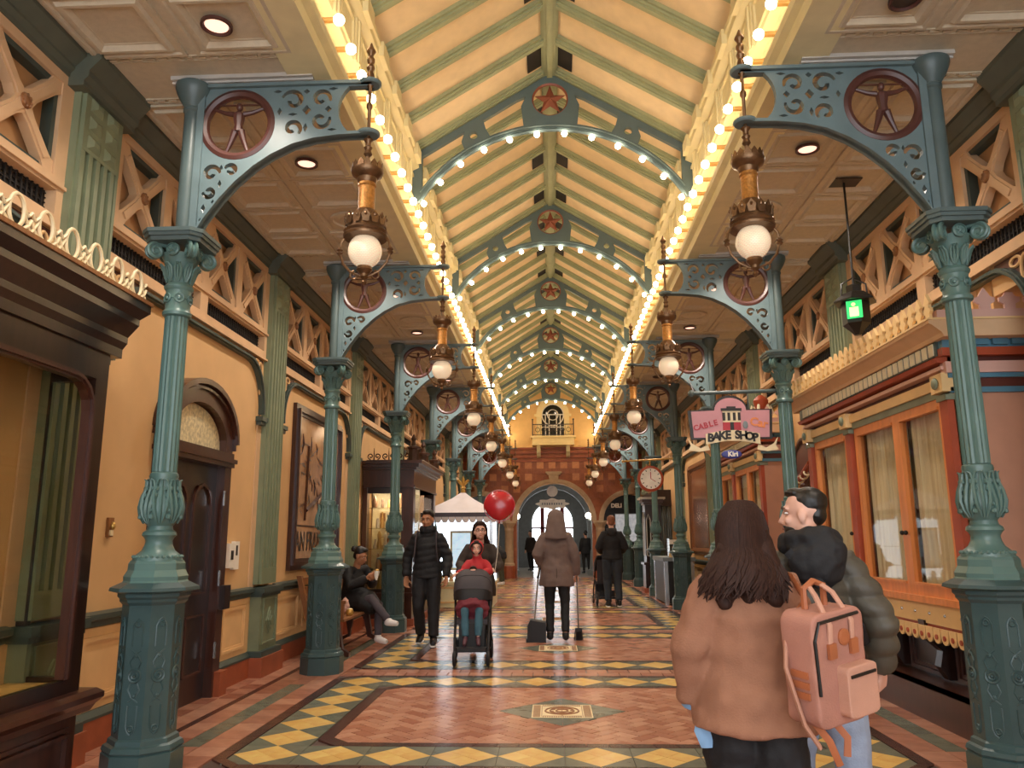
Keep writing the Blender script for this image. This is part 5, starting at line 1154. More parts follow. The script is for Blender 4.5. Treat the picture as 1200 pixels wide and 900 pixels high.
def joints(s=1, **k):
    J = dict(pelvis=(0, 0, .95), waist=(0, .01, 1.1), chest=(0, 0, 1.3), neck=(0, -.01, 1.47), head=(0, .025, 1.635))
    for n, u in (('l', -1), ('r', 1)):
        J.update({n+'sh': (u*.16, -.01, 1.395), n+'el': (u*.235, -.04, 1.15), n+'wr': (u*.245, .04, .9), n+'hip': (u*.09, 0, .93), n+'kn': (u*.1, .02, .5), n+'an': (u*.1, -.02, .09), n+'toe': (u*.12, .16, .05)})
    J.update(k); return {a: V(b)*s for a, b in J.items()}
def person(label, loc, rz, J, s=1, turn=0, nod=0, skin='skin', top='cloth_black', top_hem=-.12, bulk=.02, flare=.0, quilt=0, bottom='cloth_black', leg=.0, shoes='shoe_black', vox=.012, collar=None, hands=True, show_face=True, brow='hair_black', hand_n=None, curl=.7, wr=.006, group=None, sole=None, hand_d=None, hs=1.0, tilt=0):
    t = thing('person', label, 'person', loc, rz, group)
    mt = Matrix.Rotation(turn, 3, 'Z') @ Matrix.Rotation(nod, 3, 'X') @ Matrix.Rotation(tilt, 3, 'Y')
    b = MB(); head(b, J['head'], mt, s*hs)
    b.tube([J['chest'], J['neck'], (J['neck']+J['head'])/2+V((0, -.01*s, 0)), J['head']], [.06*s, .056*s, .052*s, .05*s], 12)
    b.tube([J['pelvis']-V((0, 0, .06*s)), J['pelvis'], J['waist'], J['chest'], J['neck']-V((0, 0, .03*s))], [.12*s, .145*s, .13*s, .15*s, .09*s], 16, flat=.68)
    for n, u in (('l', -1), ('r', 1)):
        b.tube([J[n+'sh'], (J[n+'sh']+J[n+'el'])/2, J[n+'el'], (J[n+'el']+J[n+'wr'])/2, J[n+'wr']], [.055*s, .048*s, .04*s, .036*s, .026*s], 10)
        b.tube([J[n+'hip'], (J[n+'hip']+J[n+'kn'])/2, J[n+'kn'], J[n+'kn']*.6+J[n+'an']*.4, J[n+'an']], [.08*s, .066*s, .046*s, .044*s, .03*s], 10)
        b.tube([J[n+'an']-V((0, .03*s, .03*s)), J[n+'an']*.4+J[n+'toe']*.6, J[n+'toe']], [.034*s, .034*s, .022*s], 8)
        if hands:
            d = J[n+'wr']-J[n+'el']
            if hand_d and n in hand_d: d = V(hand_d[n])
            hand(b, J[n+'wr']+d.normalized()*.015*s, d, (hand_n or {}).get(n, (-u*.6, .8, 0)), -u if True else u, curl, s)
    remesh(b, 'body', skin, t, vox*.75, 3)
    # trousers
    g = MB()
    g.tube([J['pelvis']+V((0, 0, .1*s)), J['pelvis'], (J['lhip']+J['rhip'])/2-V((0, 0, .05*s))], [.15*s, .17*s+leg, .14*s+leg], 16, flat=.72)
    for n in 'lr':
        an = J[n+'an']*.93+J[n+'kn']*.07
        g.tube([J[n+'hip'], J[n+'hip']*.5+J[n+'kn']*.5, J[n+'kn'], J[n+'kn']*.5+an*.5, an], [.1*s+leg, .09*s+leg, .067*s+leg, .062*s+leg, .055*s+leg], 12)
    remesh(g, 'trousers', bottom, t, vox, 5, wr, wscale=9)
    for n in 'lr':
        f = MB(); a, o = J[n+'an'], J[n+'toe']; dn = V((0, 0, -.035*s))
        f.tube([a+V((0, -.045*s, 0))+dn, a+dn*.7, a*.5+o*.5+dn*.4, o+V((0, 0, -.005*s))], [.04*s, .05*s, .046*s, .033*s], 10); f.tube([a+V((0, 0, .03*s)), a+dn], [.048*s, .05*s], 10)
        so = remesh(f, 'shoe', shoes, t, vox*.8, 3)
        if sole:
            q = MB(); q.tube([a+V((0, -.06*s, -.075*s)), a+V((0, 0, -.078*s)), a*.5+o*.5+V((0, 0, -.05*s)), o+V((0, .03*s, -.03*s))], [.035*s, .045*s, .045*s, .03*s], 10, flat=1); 
            q2 = MB(); q2.add([(v[0], v[1], a.z-.082*s+(v[2]-a.z+.082*s)*.3) for v in q.v], q.f); q2.obj('sole', sole, so, True)
    # top with sleeves
    c = MB(); P_, Wt, C_, N = J['pelvis'], J['waist'], J['chest'], J['neck']
    hem = P_+V((0, 0, top_hem*s))
    c.tube([hem, hem*.5+P_*.5 if top_hem < 0 else hem, P_+V((0, 0, .02*s)), Wt, C_, C_*.45+N*.55, N-V((0, 0, .01*s))] if top_hem < -.03 else [hem, P_+V((0, 0, .06*s)), Wt, C_, C_*.45+N*.55, N-V((0, 0, .01*s))],
           [.165*s+bulk+flare, .168*s+bulk+flare*.7, .162*s+bulk+flare*.3, .148*s+bulk*.9, .16*s+bulk*.8, .115*s+bulk*.6, .068*s+bulk*.4] if top_hem < -.03 else [.16*s+bulk, .162*s+bulk, .15*s+bulk*.9, .16*s+bulk*.8, .115*s+bulk*.6, .068*s+bulk*.4], 20, flat=.72)
    for n, u in (('l', -1), ('r', 1)):
        w = J[n+'wr']*.97+J[n+'el']*.03
        c.tube([C_*.3+N*.7+V((u*.03*s, 0, -.01*s)), J[n+'sh']+V((-u*.01*s, 0, .0)), J[n+'sh']*.5+J[n+'el']*.5, J[n+'el'], J[n+'el']*.5+w*.5, w], [.055*s+bulk*.3, .068*s+bulk*.45, .064*s+bulk*.5, .056*s+bulk*.5, .05*s+bulk*.5, .042*s+bulk*.4], 12)
    if collar == 'high': c.tube([N-V((0, 0, .05*s)), N+V((0, .0, .02*s)), N+V((0, .01, .075*s))], [.11*s, .095*s, .09*s], 14)
    remesh(c, 'jacket', top, t, vox, 5, wr*1.3, quilt)
    if show_face: face(t, J['head'], mt, s*hs, brow)
    t['_h'] = 0; del t['_h']
    return t, mt
def hair_cap(t, J, mt, m, s=1, vox=.01, short=True, hs=1.0):
    c = J['head']; m4 = Matrix.Translation(c) @ mt.to_4x4() @ Matrix.Scale(s*hs, 4); b = MB()
    b.ell((0, -.028, .062), (.084, .092, .082), 20, 14, m4); b.ell((0, -.055, .005), (.07, .056, .078), 16, 12, m4)
    b.ell((0, .03, .108), (.06, .055, .034), 12, 8, m4)
    return remesh(b, 'hair', m, t, vox, 3, .002, wscale=30)
def strands(t, J, mt, m, n, length, s=1, seed=1, spread=.1, wave=.02, front=False):
    random.seed(seed); c = J['head']; b = MB()
    for i in range(n):
        a = random.uniform(-.02*PI, 1.02*PI)+PI   # round the back of the head
        if front: a = random.choice((random.uniform(1.0*PI, 1.25*PI), random.uniform(-.25*PI, .0*PI)))
        x, y = math.cos(a), math.sin(a); ph = random.uniform(0, 6); L_ = length*random.uniform(.75, 1.05)
        k = mt @ V((x*.102, y*.115-.02, -.05)); pts = [c+(mt @ V((x*.012, y*.02-.02, .152)))*s, c+(mt @ V((x*.05, y*.06-.022, .142)))*s, c+(mt @ V((x*.085, y*.095-.022, .098)))*s, c+(mt @ V((x*.102, y*.114-.022, .03)))*s, c+k*s]
        for j in range(1, 6):
            q = j/5; pts.append(c+V((k.x*(1+spread*q*4)+wave*math.sin(ph+q*5)*q, k.y*(1+spread*q)+wave*.4*math.cos(ph+q*4)*q-.035*math.sin(min(1, q*1.6)*PI/2), k.z-L_*q))*s)
        b.tube(pts, [.004*s, .009*s, .011*s, .012*s, .012*s, .012*s, .012*s, .011*s, .008*s, .002*s], 5)
    return b.obj('hair_strands', m, t, True)

# --- woman in the tan coat, seen from behind
J = joints(.87, lel=(-.26, -.02, 1.13), lwr=(-.25, .06, .93), rel=(.25, .02, 1.15), rwr=(.2, .2, 1.02), lkn=(-.1, .06, .5), rkn=(.1, -.02, .5), ran=(.1, -.14, .12), rtoe=(.11, .03, .05))
t, mt = person('woman in a tan coat with long brown hair walking away with a backpack', (.69, 3.2, 0), -.12, J, .87, turn=-.25, nod=-.05, top='cloth_tan', top_hem=-.13, bulk=.06, flare=.035, bottom='cloth_black', leg=.03, vox=.009, wr=.012, show_face=True)
hair_cap(t, J, mt, 'hair_brown', .87, .008, hs=1.1)
b = MB(); c = J['head']
for x in (-.055, 0, .055): b.tube([c+V((x*.5, -.02, .05)), c+V((x*1.1, -.06, -.08)), c+V((x*1.6, -.1, -.22)), c+V((x*1.8, -.115, -.27))], [.06, .06, .05, .02], 12)
remesh(b, 'hair_mass', 'hair_brown', t, .01, 5, .012, wscale=14)
strands(t, J, mt, 'hair_brown', 260, .21, .92, 5, .18, .035)
for n in ('l',):
    w = J[n+'wr']; e = J[n+'el']; d = (w-e).normalized(); MB().tube([w-d*.03, w+d*.025], [.055, .052], 14).obj('cuff', 'shirt_blue', t, True)
b = MB(); h = J['pelvis']; b.tube([h+V((-.16, -.02, -.04)), h+V((-.185, -.03, -.13)), h+V((-.18, -.03, -.18))], [.045, .045, .025], 10, flat=.5); b.obj('shirt_hem', 'shirt_blue', t, True)
# --- her backpack
mat('bag_pink', '#ad7867', .75, var=.1, bump=.2, bscale=150); mat('bag_light', '#c08e78', .75, var=.08, bump=.2, bscale=150); mat('leather', '#a8623e', .5, var=.15); mat('zip', '#1b1714', .5)
t = thing('backpack', 'dusty pink square backpack with front pocket hanging from the woman in the tan coat', 'backpack', (.89, 2.95, .8), .6)
t.rotation_euler = (.08, -.12, .55)
def rbox(mb, x0, x1, y0, y1, z0, z1, r=.03):
    p = [(x0+r, z0), (x1-r, z0)]+arc(x1-r, z0+r, r, -PI/2, 0, 4)+arc(x1-r, z1-r, r, 0, PI/2, 4)+arc(x0+r, z1-r, r, PI/2, PI, 4)+arc(x0+r, z0+r, r, PI, 1.5*PI, 4)
    mb.prism(p, y0, y1, 'y'); return mb
remesh(rbox(MB(), -.13, .13, -.07, .07, 0, .38, .04), 'body', 'bag_pink', t, .006, 6, .004, wscale=8)
remesh(rbox(MB(), -.03, .125, -.115, -.06, .03, .2, .02), 'front_pocket', 'bag_light', t, .006, 4)
MB().box(-.015, .11, -.12, -.114, .165, .175).obj('pocket_zip', 'zip', t); MB().tube([(-.12, -.074, .12), (-.125, -.074, .3), (-.1, -.074, .355), (.1, -.074, .36)], .006, 6).obj('main_zip', 'zip', t)
for i in range(3): MB().box(-.138, -.13, -.04, .03, .1+i*.035, .122+i*.035).obj('side_tab', 'leather', t)
for x in (-.05, .06): h = MB().tube([(x, -.072, .26), (x, -.078, .34), (x*.8, -.02, .43), (x*.5, .02, .46)], .012, 6, flat=.5).obj('handle_strap', 'bag_light', t, True); MB().box(x-.018, x+.018, -.084, -.072, .23, .28).obj('leather_tab', 'leather', h)
MB().tube([(-.05, .02, .38), (-.05, .02, .45), (0, .02, .47), (.05, .02, .45), (.05, .02, .38)], .012, 6).obj('grab_loop', 'leather', t, True)
MB().lathe([(.028, 0), (.028, .006), (.02, .008)], 20, mtx=Matrix.Translation((.02, -.07, .29)) @ Matrix.Rotation(PI/2, 4, 'X')).obj('badge', 'leather', t)
iv = (Matrix.Translation(t.location) @ t.rotation_euler.to_matrix().to_4x4()).inverted()
MB().tube([(-.06, .05, .36)]+[iv @ V(q) for q in ((.86, 3.02, 1.19), (.84, 3.1, 1.265), (.84, 3.2, 1.275), (.845, 3.3, 1.23))], .022, 8, flat=.35).obj('shoulder_strap', 'leather', t, True)
MB().tube([(-.1, .07, .3), (-.16, .03, .2), (-.15, -.02, .02), (-.1, -.03, -.06)], .02, 8, flat=.4).obj('loose_strap', 'bag_light', t, True); MB().tube([(-.1, .0, .03), (-.06, -.04, -.05), (-.02, -.04, -.14)], .014, 6, flat=.4).obj('strap_end', 'leather', t, True); MB().tube([(-.02, .0, .03), (.03, -.04, -.06), (.02, -.04, -.12)], .014, 6, flat=.4).obj('strap_end', 'leather', t, True)
# --- man in the olive jacket
J = joints(.93, rel=(.28, -.08, 1.14), rwr=(.3, .05, .92), rkn=(.12, -.03, .5), ran=(.12, -.18, .12), rtoe=(.13, -.02, .05), lkn=(-.1, .08, .5))
t, mt = person('man in an olive quilted jacket with a black hood and pale jeans walking away', (1.055, 3.58, 0), -.05, J, .93, turn=1.15, nod=-.05, skin='skin_pale', top='cloth_olive', top_hem=-.1, bulk=.035, quilt=.012, bottom='denim_light', leg=.01, vox=.009, brow='hair_black', sole='sole')
b = MB(); m4 = Matrix.Translation(J['head']) @ mt.to_4x4() @ Matrix.Scale(.93, 4); b.ell((0, -.03, .052), (.0775, .086, .075), 20, 14, m4); b.ell((0, .03, .103), (.054, .05, .024), 12, 8, m4); b.ell((0, -.06, .0), (.06, .045, .06), 14, 10, m4); remesh(b, 'hair', 'hair_black', t, .006, 3, .002, wscale=30)
b = MB(); m4 = Matrix.Translation(J['head']) @ mt.to_4x4() @ Matrix.Scale(.945, 4); b.ell((0, .045, -.075), (.056, .052, .045), 14, 10, m4); b.ell((0, .09, -.052), (.028, .012, .006), 10, 6, m4); remesh(b, 'beard', 'hair_black', t, .006, 3)
b = MB(); n = J['neck']
for i in range(10): a = 2*PI*i/10; b.ell((n.x+.085*math.cos(a), n.y-.035+.085*math.sin(a), n.z+.02+.03*math.sin(-a)), (.055, .055, .055), 10, 8)
b.ell((n.x, n.y-.12, n.z-.06), (.12, .07, .1), 14, 10); b.ell((n.x+.03, n.y-.13, n.z-.02), (.1, .07, .08), 14, 10)
remesh(b, 'hood', 'cloth_black', t, .01, 5, .012, wscale=12)
MB().tube([(-.12, -.14, 1.36), (0, -.185, 1.22), (.14, -.17, 1.06), (.19, -.06, .98)], .022, 6, flat=.4).obj('sling_strap', 'cloth_black', t, True)

# --- man in black walking to the camera
J = joints(1.03, lkn=(-.1, .06, .5), lan=(-.11, .1, .1), ltoe=(-.13, .27, .06), rkn=(.1, .06, .5), ran=(.1, -.16, .12), rtoe=(.11, .0, .04), lwr=(-.27, .1, .88), rwr=(.28, .0, .88), lel=(-.27, -.03, 1.14), rel=(.28, -.06, 1.14))
t, mt = person('man in a black padded jacket with backpack straps walking towards the camera', (-1.79, 11.1, 0), PI, J, 1.03, turn=-.2, nod=-.08, skin='skin_tan', top='cloth_black', top_hem=-.08, bulk=.035, quilt=.008, leg=.015, collar='high', sole='sole', vox=.012)
hair_cap(t, J, mt, 'hair_black', 1.03, .009)
b = MB(); n = J['neck']
for i in range(12): a = 2*PI*i/12; b.ell((n.x+.075*math.cos(a), n.y+.01+.08*math.sin(a), n.z+.035), (.045, .045, .06), 10, 8)
remesh(b, 'scarf', 'cloth_black', t, .01, 4, .006, wscale=16)
for u in (-1, 1): MB().tube([(u*.13, -.1, 1.5), (u*.135, .06, 1.52), (u*.14, .155, 1.42), (u*.15, .175, 1.25), (u*.17, .12, 1.12)], .026, 8, flat=.4).obj('backpack_strap', 'cloth_grey', t, True)

# --- woman pushing the stroller
J = joints(.925, lel=(-.27, .08, 1.17), lwr=(-.2, .34, 1.12), rel=(.27, .08, 1.17), rwr=(.2, .34, 1.12), lkn=(-.1, .1, .5), ran=(.1, -.12, .1), rtoe=(.11, .04, .05))
t, mt = person('woman in a dark brown coat with glasses pushing the stroller', (-1.0, 10.48, 0), PI, J, .925, turn=.15, nod=.12, skin='skin_pale', top='cloth_dbrown', top_hem=-.2, bulk=.04, flare=.02, brow='hair_brown', vox=.012, curl=.9, hand_n={'l': (0, 0, -1), 'r': (0, 0, -1)})
hair_cap(t, J, mt, 'hair_brown', .925, .009); strands(t, J, mt, 'hair_brown', 50, .26, .925, 8, .12, .02); strands(t, J, mt, 'hair_brown', 40, .27, .925, 9, .12, .02, True)
g = MB(); m4 = Matrix.Translation(J['head']) @ mt.to_4x4() @ Matrix.Scale(.925, 4)
for u in (-1, 1): g.torus((u*.034, .1, .005), .024, .0025, 'y', 18, 5, m4); g.tube([m4 @ V((u*.058, .098, .01)), m4 @ V((u*.08, .02, .01))], .0025, 5)
g.tube([m4 @ V((-.01, .102, .008)), m4 @ V((.01, .102, .008))], .0025, 5); g.obj('glasses', 'zip', t)
# --- stroller
mat('stroller_fabric', '#3c373c', .75, var=.1, bump=.15, bscale=120); mat('stroller_dark', '#1a181b', .6)
def stroller(label, loc, rz):
    """pushed along +y"""
    t = thing('stroller', label, 'stroller', loc, rz)
    for x in (-.19, .19):
        for y, r in ((.42, .085), (-.28, .12)):
            w = MB().torus((0, 0, 0), r-.02, .022, 'x', 24, 8).obj('wheel', 'stroller_dark', t, True, (x*(1 if y > 0 else 1.15), y, r)); hb = MB().lathe([(r*.35, -.02), (r*.4, 0), (r*.35, .02)], 12, mtx=Matrix.Rotation(PI/2, 4, 'Y')).obj('hub', 'silver', w, True)
            sp = MB()
            for i in range(5): a = i*2*PI/5; sp.tube([(0, 0, 0), (0, (r-.02)*math.cos(a), (r-.02)*math.sin(a))], .008, 5)
            sp.obj('spokes', 'stroller_dark', w)
    fr = MB()
    for x in (-.2, .2):
        fr.tube([(x*.95, .42, .1), (x*.98, .33, .3), (x, .1, .55), (x*1.1, -.2, .85), (x*1.1, -.38, 1.02)], .014, 8); fr.tube([(x*1.15, -.28, .13), (x, .02, .5), (x, .12, .6)], .014, 8); fr.tube([(x*.95, .42, .12), (x*.8, .1, .14), (x*1.15, -.28, .13)], .011, 6)
    fr.tube([(-.22, -.38, 1.02), (-.22, -.43, 1.04), (.22, -.43, 1.04), (.22, -.38, 1.02)], .016, 8); fr.tube([(-.19, .36, .2), (.19, .36, .2)], .012, 6); fr.obj('frame', 'stroller_dark', t, True)
    MB().tube([(-.2, -.43, 1.04), (.2, -.43, 1.04)], .021, 10).obj('handle_grip', 'stroller_dark', t, True)
    MB().box(-.17, .17, -.3, .3, .14, .155).box(-.17, -.16, -.3, .3, .155, .28).box(.16, .17, -.3, .3, .155, .28).box(-.17, .17, -.31, -.3, .155, .32).obj('basket', 'stroller_dark', t)
    s_ = MB(); s_.tube([(0, .22, .5), (0, 0, .47), (0, -.1, .5), (0, -.2, .75), (0, -.24, .95)], [.1, .14, .15, .15, .12], 14, flat=1.15); 
    st = MB().box(-.18, .18, -.12, .24, .44, .5).box(-.18, .18, -.16, -.1, .46, .95).obj('seat', 'stroller_fabric', t)
    MB().box(-.16, .16, .3, .44, .17, .2).box(-.15, .15, .24, .28, .2, .46).obj('footrest', 'stroller_dark', t)
    # hood: quarter shell in three panels
    for j, (a0, a1, m, k) in enumerate(((.05, .42, 'stroller_dark', .985), (.42, .95, 'stroller_fabric', 1.0), (.95, 1.5, 'stroller_fabric', 1.012))):
        vs_ = []; fs_ = []; nu, nv = 18, 6
        for i in range(nv+1):
            ph = (a0+(a1-a0)*i/nv)
            for q in range(nu+1):
                th = PI*q/nu; r = k
                y0, z0 = math.cos(ph)*.36*r, math.sin(ph)*.36*r
                sw = math.sin(th)**.55 if 0 < q < nu else 0
                vs_.append((.235*r*math.copysign(abs(math.cos(th))**.6, math.cos(th)), -.13+y0*sw, .7+z0*sw))
        vi = [(x*.95, -.13+(y+.13)*.95, .7+(z-.7)*.95) for x, y, z in vs_]
        n = len(vs_)
        for i in range(nv):
            for q in range(nu): a = i*(nu+1)+q; fs_.append((a, a+1, a+nu+2, a+nu+1)); fs_.append((n+a+nu+1, n+a+nu+2, n+a+1, n+a))
        for q in range(nu): a = nv*(nu+1)+q; fs_.append((a, a+1, n+a+1, n+a)); fs_.append((q+1, q, n+q, n+q+1))
        MB().add(vs_+vi, fs_).obj('hood_panel', m, t, True)
    return t
SX, SY = -1.02, 9.72
st = stroller('black and grey stroller with a domed hood pushed towards the camera', (SX, SY, 0), PI+.06)
# child under the hood
J = joints(.56, pelvis=(0, -.06, .62/.56), waist=(0, -.1, .74/.56), chest=(0, -.14, .86/.56), neck=(0, -.16, .94/.56), head=(0, -.1, 1.02/.56), lsh=(-.14, -.2, .9/.56), rsh=(.14, -.2, .9/.56), lel=(-.2, -.05, .74/.56), rel=(.2, -.05, .74/.56), lwr=(-.1, .15, .66/.56), rwr=(.1, .15, .66/.56), lhip=(-.09, 0, .6/.56), rhip=(.09, 0, .6/.56), lkn=(-.15, .42, .6/.56), rkn=(.15, .42, .6/.56), lan=(-.13, .55, .3/.56), ran=(.13, .55, .3/.56), ltoe=(-.15, .7, .23/.56), rtoe=(.15, .7, .23/.56))
t, mt = person('small child in a wine red jacket and teal jeans seated in the stroller', (SX, SY, 0), PI+.06, J, .56, skin='skin_pale', top='cloth_wine', top_hem=-.02, bulk=.03, bottom='denim_teal', leg=.012, shoes='shoe_plum', vox=.01, show_face=True)
hair_cap(t, J, mt, 'hair_brown', .56, .01)
o = remesh(MB().tube([(0, .1, .56), (0, .16, .6), (0, .2, .57)], [.16, .17, .12], 14, flat=1.2), 'blanket', 'cloth_wine', None, .01, 6, .01, wscale=12); o.location = (SX, SY-.02, .02); o.rotation_euler = (0, 0, PI+.06); tag(o, 'wine red blanket over the lap of the child in the stroller', 'blanket')
# child in the red hood, standing on the board behind the stroller
J = joints(.66, lel=(-.25, .14, 1.25), lwr=(-.1, .3, 1.22), rel=(.25, .1, 1.22), rwr=(.33, .28, 1.22), head=(0, .03, 1.66))
t, mt = person('child in a red hooded jacket standing behind the stroller hood', (-1.0, 10.02, .2), PI, J, .66, skin='skin_pale', top='cloth_red', top_hem=-.1, bulk=.03, bottom='denim_dark', vox=.011, hs=1.22, collar='high', hand_n={'l': (0, 0, -1), 'r': (0, 0, -1)})
b = MB(); m4 = Matrix.Translation(J['head']) @ mt.to_4x4() @ Matrix.Scale(.66*1.22, 4)
def hood(m4, r0=(.112, .12, .128), opening=.07):
    vs_ = []; fs_ = []; nu, nv = 26, 12
    for j in range(nv+1):
        ph = .82+(PI-.82)*j/nv
        for i in range(nu):
            a = 2*PI*i/nu; x, z, y = r0[0]*math.sin(ph)*math.cos(a), r0[2]*math.sin(ph)*math.sin(a)+.0, r0[1]*math.cos(ph)
            if math.sin(a) < 0: x *= .9
            vs_.append((x, y-.005, z+.015))
    n = len(vs_); vs_ += [(x*.9, (y+.005)*.9-.005, (z-.015)*.9+.015) for x, y, z in vs_]
    for j in range(nv):
        for i in range(nu): a, b_ = j*nu+i, j*nu+(i+1) % nu; fs_.append((a, b_, b_+nu, a+nu)); fs_.append((n+a, n+a+nu, n+b_+nu, n+b_))
    for i in range(nu): fs_.append((i, n+i, n+(i+1) % nu, (i+1) % nu))
    return MB().add(vs_, fs_, m4)
hood(m4).obj('hood', 'cloth_red', t, True); ln = MB().torus((0, .07, .015), .088, .012, 'y', 30, 8, m4); ln.obj('hood_lining', 'cloth_black', t, True); hair_cap(t, J, mt, 'hair_brown', .66, .009, hs=1.18)
MB().box(-.17, .17, -.1, .1, .17, .195).tube([(-.14, .1, .18), (-.2, .3, .16)], .012, 6).tube([(.14, .1, .18), (.2, .3, .16)], .012, 6).obj('ride_board', 'stroller_dark', st, loc=(0, -.36, 0))
# balloon
mat('balloon', '#b3202a', .25, var=.1, coat=.4); mat('string', '#e8e2d6', .7)
t = thing('balloon', 'plain red foil balloon on a white string above the stroller', 'balloon', (-.72, 10.05, 0))
bl = MB().ell((0, 0, 1.83), (.2, .09, .185), 28, 18); bl.v = [(x*(1-.25*max(0, (1.83-z)/.185)), y, z) for x, y, z in bl.v]; bl.obj('bag', 'balloon', t, True); MB().torus((0, 0, 1.83), .196, .006, 'y', 36, 5).obj('seam', 'balloon', t)
MB().lathe([(.012, 1.61), (.006, 1.645)], 8).obj('neck', 'balloon', t); MB().tube([(0, 0, 1.62), (-.01, 0, 1.4), (-.03, 0, 1.2), (-.06, -.0, 1.0)], .004, 5).obj('string', 'string', t)

# --- seated woman on the bench
J = joints(.95, pelvis=(0, -.04, .56), waist=(0, .0, .7), chest=(0, .05, .92), neck=(0, .08, 1.09), head=(0, .15, 1.25), lsh=(-.18, .07, 1.05), rsh=(.18, .07, 1.05), lel=(-.25, .17, .84), rel=(.24, .2, .84), lwr=(-.06, .36, .93), rwr=(.07, .37, .95), lhip=(-.09, 0, .55), rhip=(.09, 0, .55), lkn=(-.1, .45, .56), rkn=(.06, .46, .66), lan=(-.08, .47, .12), ran=(-.06, .68, .36), ltoe=(-.08, .64, .07), rtoe=(-.08, .84, .33))
t, mt = person('woman in black sitting cross-legged on the bench eating a snack', (-2.86, 11.2, .005), -PI/2-.55, J, .95, turn=.35, nod=-.35, skin='skin_tan', top='cloth_black', top_hem=-.06, bulk=.035, bottom='cloth_grey', shoes='shoe_white', vox=.011, curl=1.0, hand_n={'l': (.6, -.3, .6), 'r': (-.6, -.3, .6)})
hair_cap(t, J, mt, 'hair_black', .95, .009); h = J['head']; b = MB().ell(h+V((.02, -.1, .1)), (.05, .045, .045), 14, 10); remesh(b, 'hair_bun', 'hair_black', t, .008, 2, .004, wscale=30)
b = MB(); b.tube([(0, -.12, .57), (0, .1, .6), (0, .3, .58), (-.02, .45, .5)], [.17, .18, .16, .1], 16, flat=1.15); remesh(b, 'coat_skirt', 'cloth_black', t, .012, 6, .01)
ws = t.matrix_basis @ V((.0, .46, .93))
o = thing('wrap', 'paper wrapped snack in the hands of the seated woman', 'food', ws, 1.2); MB().tube([(0, 0, -.06), (0, 0, .0), (.01, 0, .06)], [.012, .03, .036], 10).obj('paper', 'sign_white', o, True); MB().ell((.01, 0, .065), (.033, .033, .025), 10, 8).obj('filling', 'gold', o, True)
o = thing('paper_bag', 'crumpled pink paper bag on the bench behind the iron column', 'bag', (-2.8, 10.62, .4625)); b = MB().ell((0, 0, .1), (.06, .05, .1), 14, 10); remesh(b, 'bag', 'shop_pink', o, .01, 2, .012, wscale=25); MB().tube([(-.03, 0, .18), (0, 0, .21), (.03, 0, .18)], .006, 5).obj('twist', 'shop_pink', o)

# --- hooded sweeper
J = joints(1.03, lel=(-.26, -.06, 1.16), lwr=(-.2, .1, 1.0), rel=(.25, -.02, 1.13), rwr=(.27, .08, .88), lkn=(-.1, .06, .5), rkn=(.11, .0, .5), ran=(.11, -.14, .1), rtoe=(.12, .03, .05))
t, mt = person('person in a brown hooded coat walking away with dustpan and broom', (0, 11.6, 0), 0, J, 1.03, top='cloth_brown', top_hem=-.22, bulk=.05, flare=.035, leg=.0, vox=.012, collar='high', wr=.008, curl=1.1)
hair_cap(t, J, mt, 'hair_brown', 1.0, .012)
m4 = Matrix.Translation(J['head']) @ mt.to_4x4() @ Matrix.Scale(1.08, 4); b = MB(); b.ell((0, -.03, .03), (.1, .115, .112), 18, 12, m4); b.tube([J['neck']-V((0, .02, .07)), J['neck']+V((0, -.02, .05)), J['head']], [.14, .115, .1], 14)
bb = MB(); bb.add(b.v, b.f); hd = hood(m4, (.118, .14, .132)).obj('hood', 'cloth_brown', t, True); b = MB(); b.tube([J['neck']-V((0, .01, .09)), J['neck']+V((0, -.02, .0)), J['head']+V((0, -.04, -.03)), J['head']+V((0, -.035, .05)), J['head']+V((0, -.03, .12))], [.185, .155, .135, .12, .07], 18); remesh(b, 'hood_back', 'cloth_brown', t, .012, 6, .008)
MB().box(-.004, .004, -.175, -.165, .78, 1.0).obj('coat_vent', 'cloth_dbrown', t)
wl = V((-.225, 11.75, .99)); o = thing('dustpan', 'black lidded dustpan on a long silver pole', 'dustpan', (-.3, 11.55, 0))
MB().tube([(.05, .1, 1.02), (-.02, 0, .3)], .012, 8).obj('pole', 'silver', o, True); MB().prism([(-.12, .0), (.14, .0), (.14, .26), (-.08, .3), (-.12, .22)], -.13, .13, 'y').obj('pan', 'stroller_dark', o); MB().box(-.14, -.1, -.14, .14, .0, .05).obj('lip', 'stroller_dark', o); MB().tube([(.06, .12, 1.0), (.03, .08, .86)], .018, 8).obj('grip', 'stroller_dark', o, True)
o = thing('broom', 'small black broom on a long thin pole', 'broom', (.3, 11.66, 0)); MB().tube([(-.01, .02, .95), (.0, 0, .16)], .011, 8).obj('pole', 'silver', o, True); MB().box(-.05, .05, -.03, .03, .12, .17).obj('head', 'stroller_dark', o)
br_ = MB()
for i in range(40): x, y = random.uniform(-.05, .05), random.uniform(-.03, .03); br_.tube([(x, y, .13), (x*1.3, y*1.4, .002)], .004, 4)
stuff(br_.obj('bristles', 'stroller_dark', o))
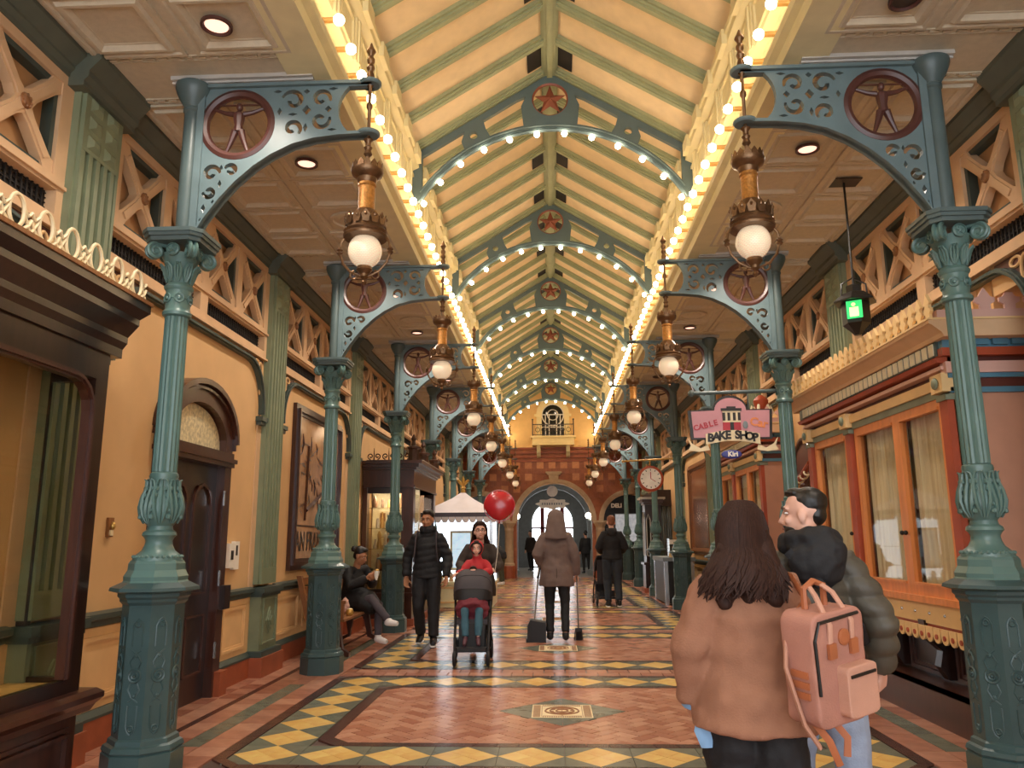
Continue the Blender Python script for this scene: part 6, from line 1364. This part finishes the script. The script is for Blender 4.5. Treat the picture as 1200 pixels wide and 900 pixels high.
# --- man in black hooded top behind a second stroller
J = joints(1.07, lel=(-.26, .0, 1.15), lwr=(-.2, .28, 1.05), rel=(.26, .0, 1.15), rwr=(.2, .28, 1.05), lkn=(-.1, .08, .5), ran=(.11, -.1, .1), rtoe=(.12, .07, .05))
t, mt = person('man with ginger hair in a black hooded top and dark jeans walking away', (1.22, 17.2, 0), 0, J, 1.07, skin='skin_pale', top='cloth_black', top_hem=-.04, bulk=.045, bottom='denim_dark', leg=.015, vox=.014, sole='sole', nod=-.1)
hair_cap(t, J, mt, 'hair_ginger', 1.07, .01); b = MB(); n = J['neck']; b.ell((n.x, n.y-.09, n.z-.03), (.12, .07, .09), 14, 10); b.torus((n.x, n.y, n.z+.02), .08, .04, 'z', 20, 8); remesh(b, 'hood', 'cloth_black', t, .012, 5, .008)
s2 = copy_tree(st); s2.location = (1.08, 17.75, 0); s2.rotation_euler = (0, 0, .1); s2['label'] = 'dark stroller pushed by the man in the black hooded top'
# --- person bending by the arch, and walkers in the far hall
J = joints(.98, waist=(0, .1, 1.08), chest=(0, .28, 1.22), neck=(0, .42, 1.28), head=(0, .54, 1.36), lsh=(-.18, .38, 1.25), rsh=(.18, .38, 1.25), lel=(-.25, .4, .98), rel=(.25, .36, .98), lwr=(-.15, .55, .86), rwr=(.18, .5, .86))
t, mt = person('person in a dark jacket and olive trousers bending by the stone pillar', (-1.62, 25.0, 0), PI/2-.2, J, .98, top='cloth_black', bottom='cloth_green', bulk=.05, shoes='shoe_white', vox=.018, hands=True, show_face=False)
hair_cap(t, J, mt, 'shop_pink', 1.0, .014).name = 'knit_hat'
for i, (x, y, rz, tp, lab) in enumerate(((1.35, 33.2, .3, 'cloth_black', 'person in black standing in the far hall beside a lamp post'), (-1.0, 36.0, 2.5, 'cloth_dbrown', 'person in dark brown walking through the far hall'), (2.1, 36.5, 1.2, 'denim_dark', 'person in a blue-black coat in the far hall'))):
    J = joints(.98+.03*i, rkn=(.1, -.02, .5), ran=(.1, -.12, .1), rtoe=(.11, .04, .05)); t, mt = person(lab, (x, y, 0), rz, J, .98+.03*i, top=tp, bottom='cloth_black', bulk=.045, top_hem=-.15, vox=.02, show_face=False); hair_cap(t, J, mt, 'hair_black', 1, .016)
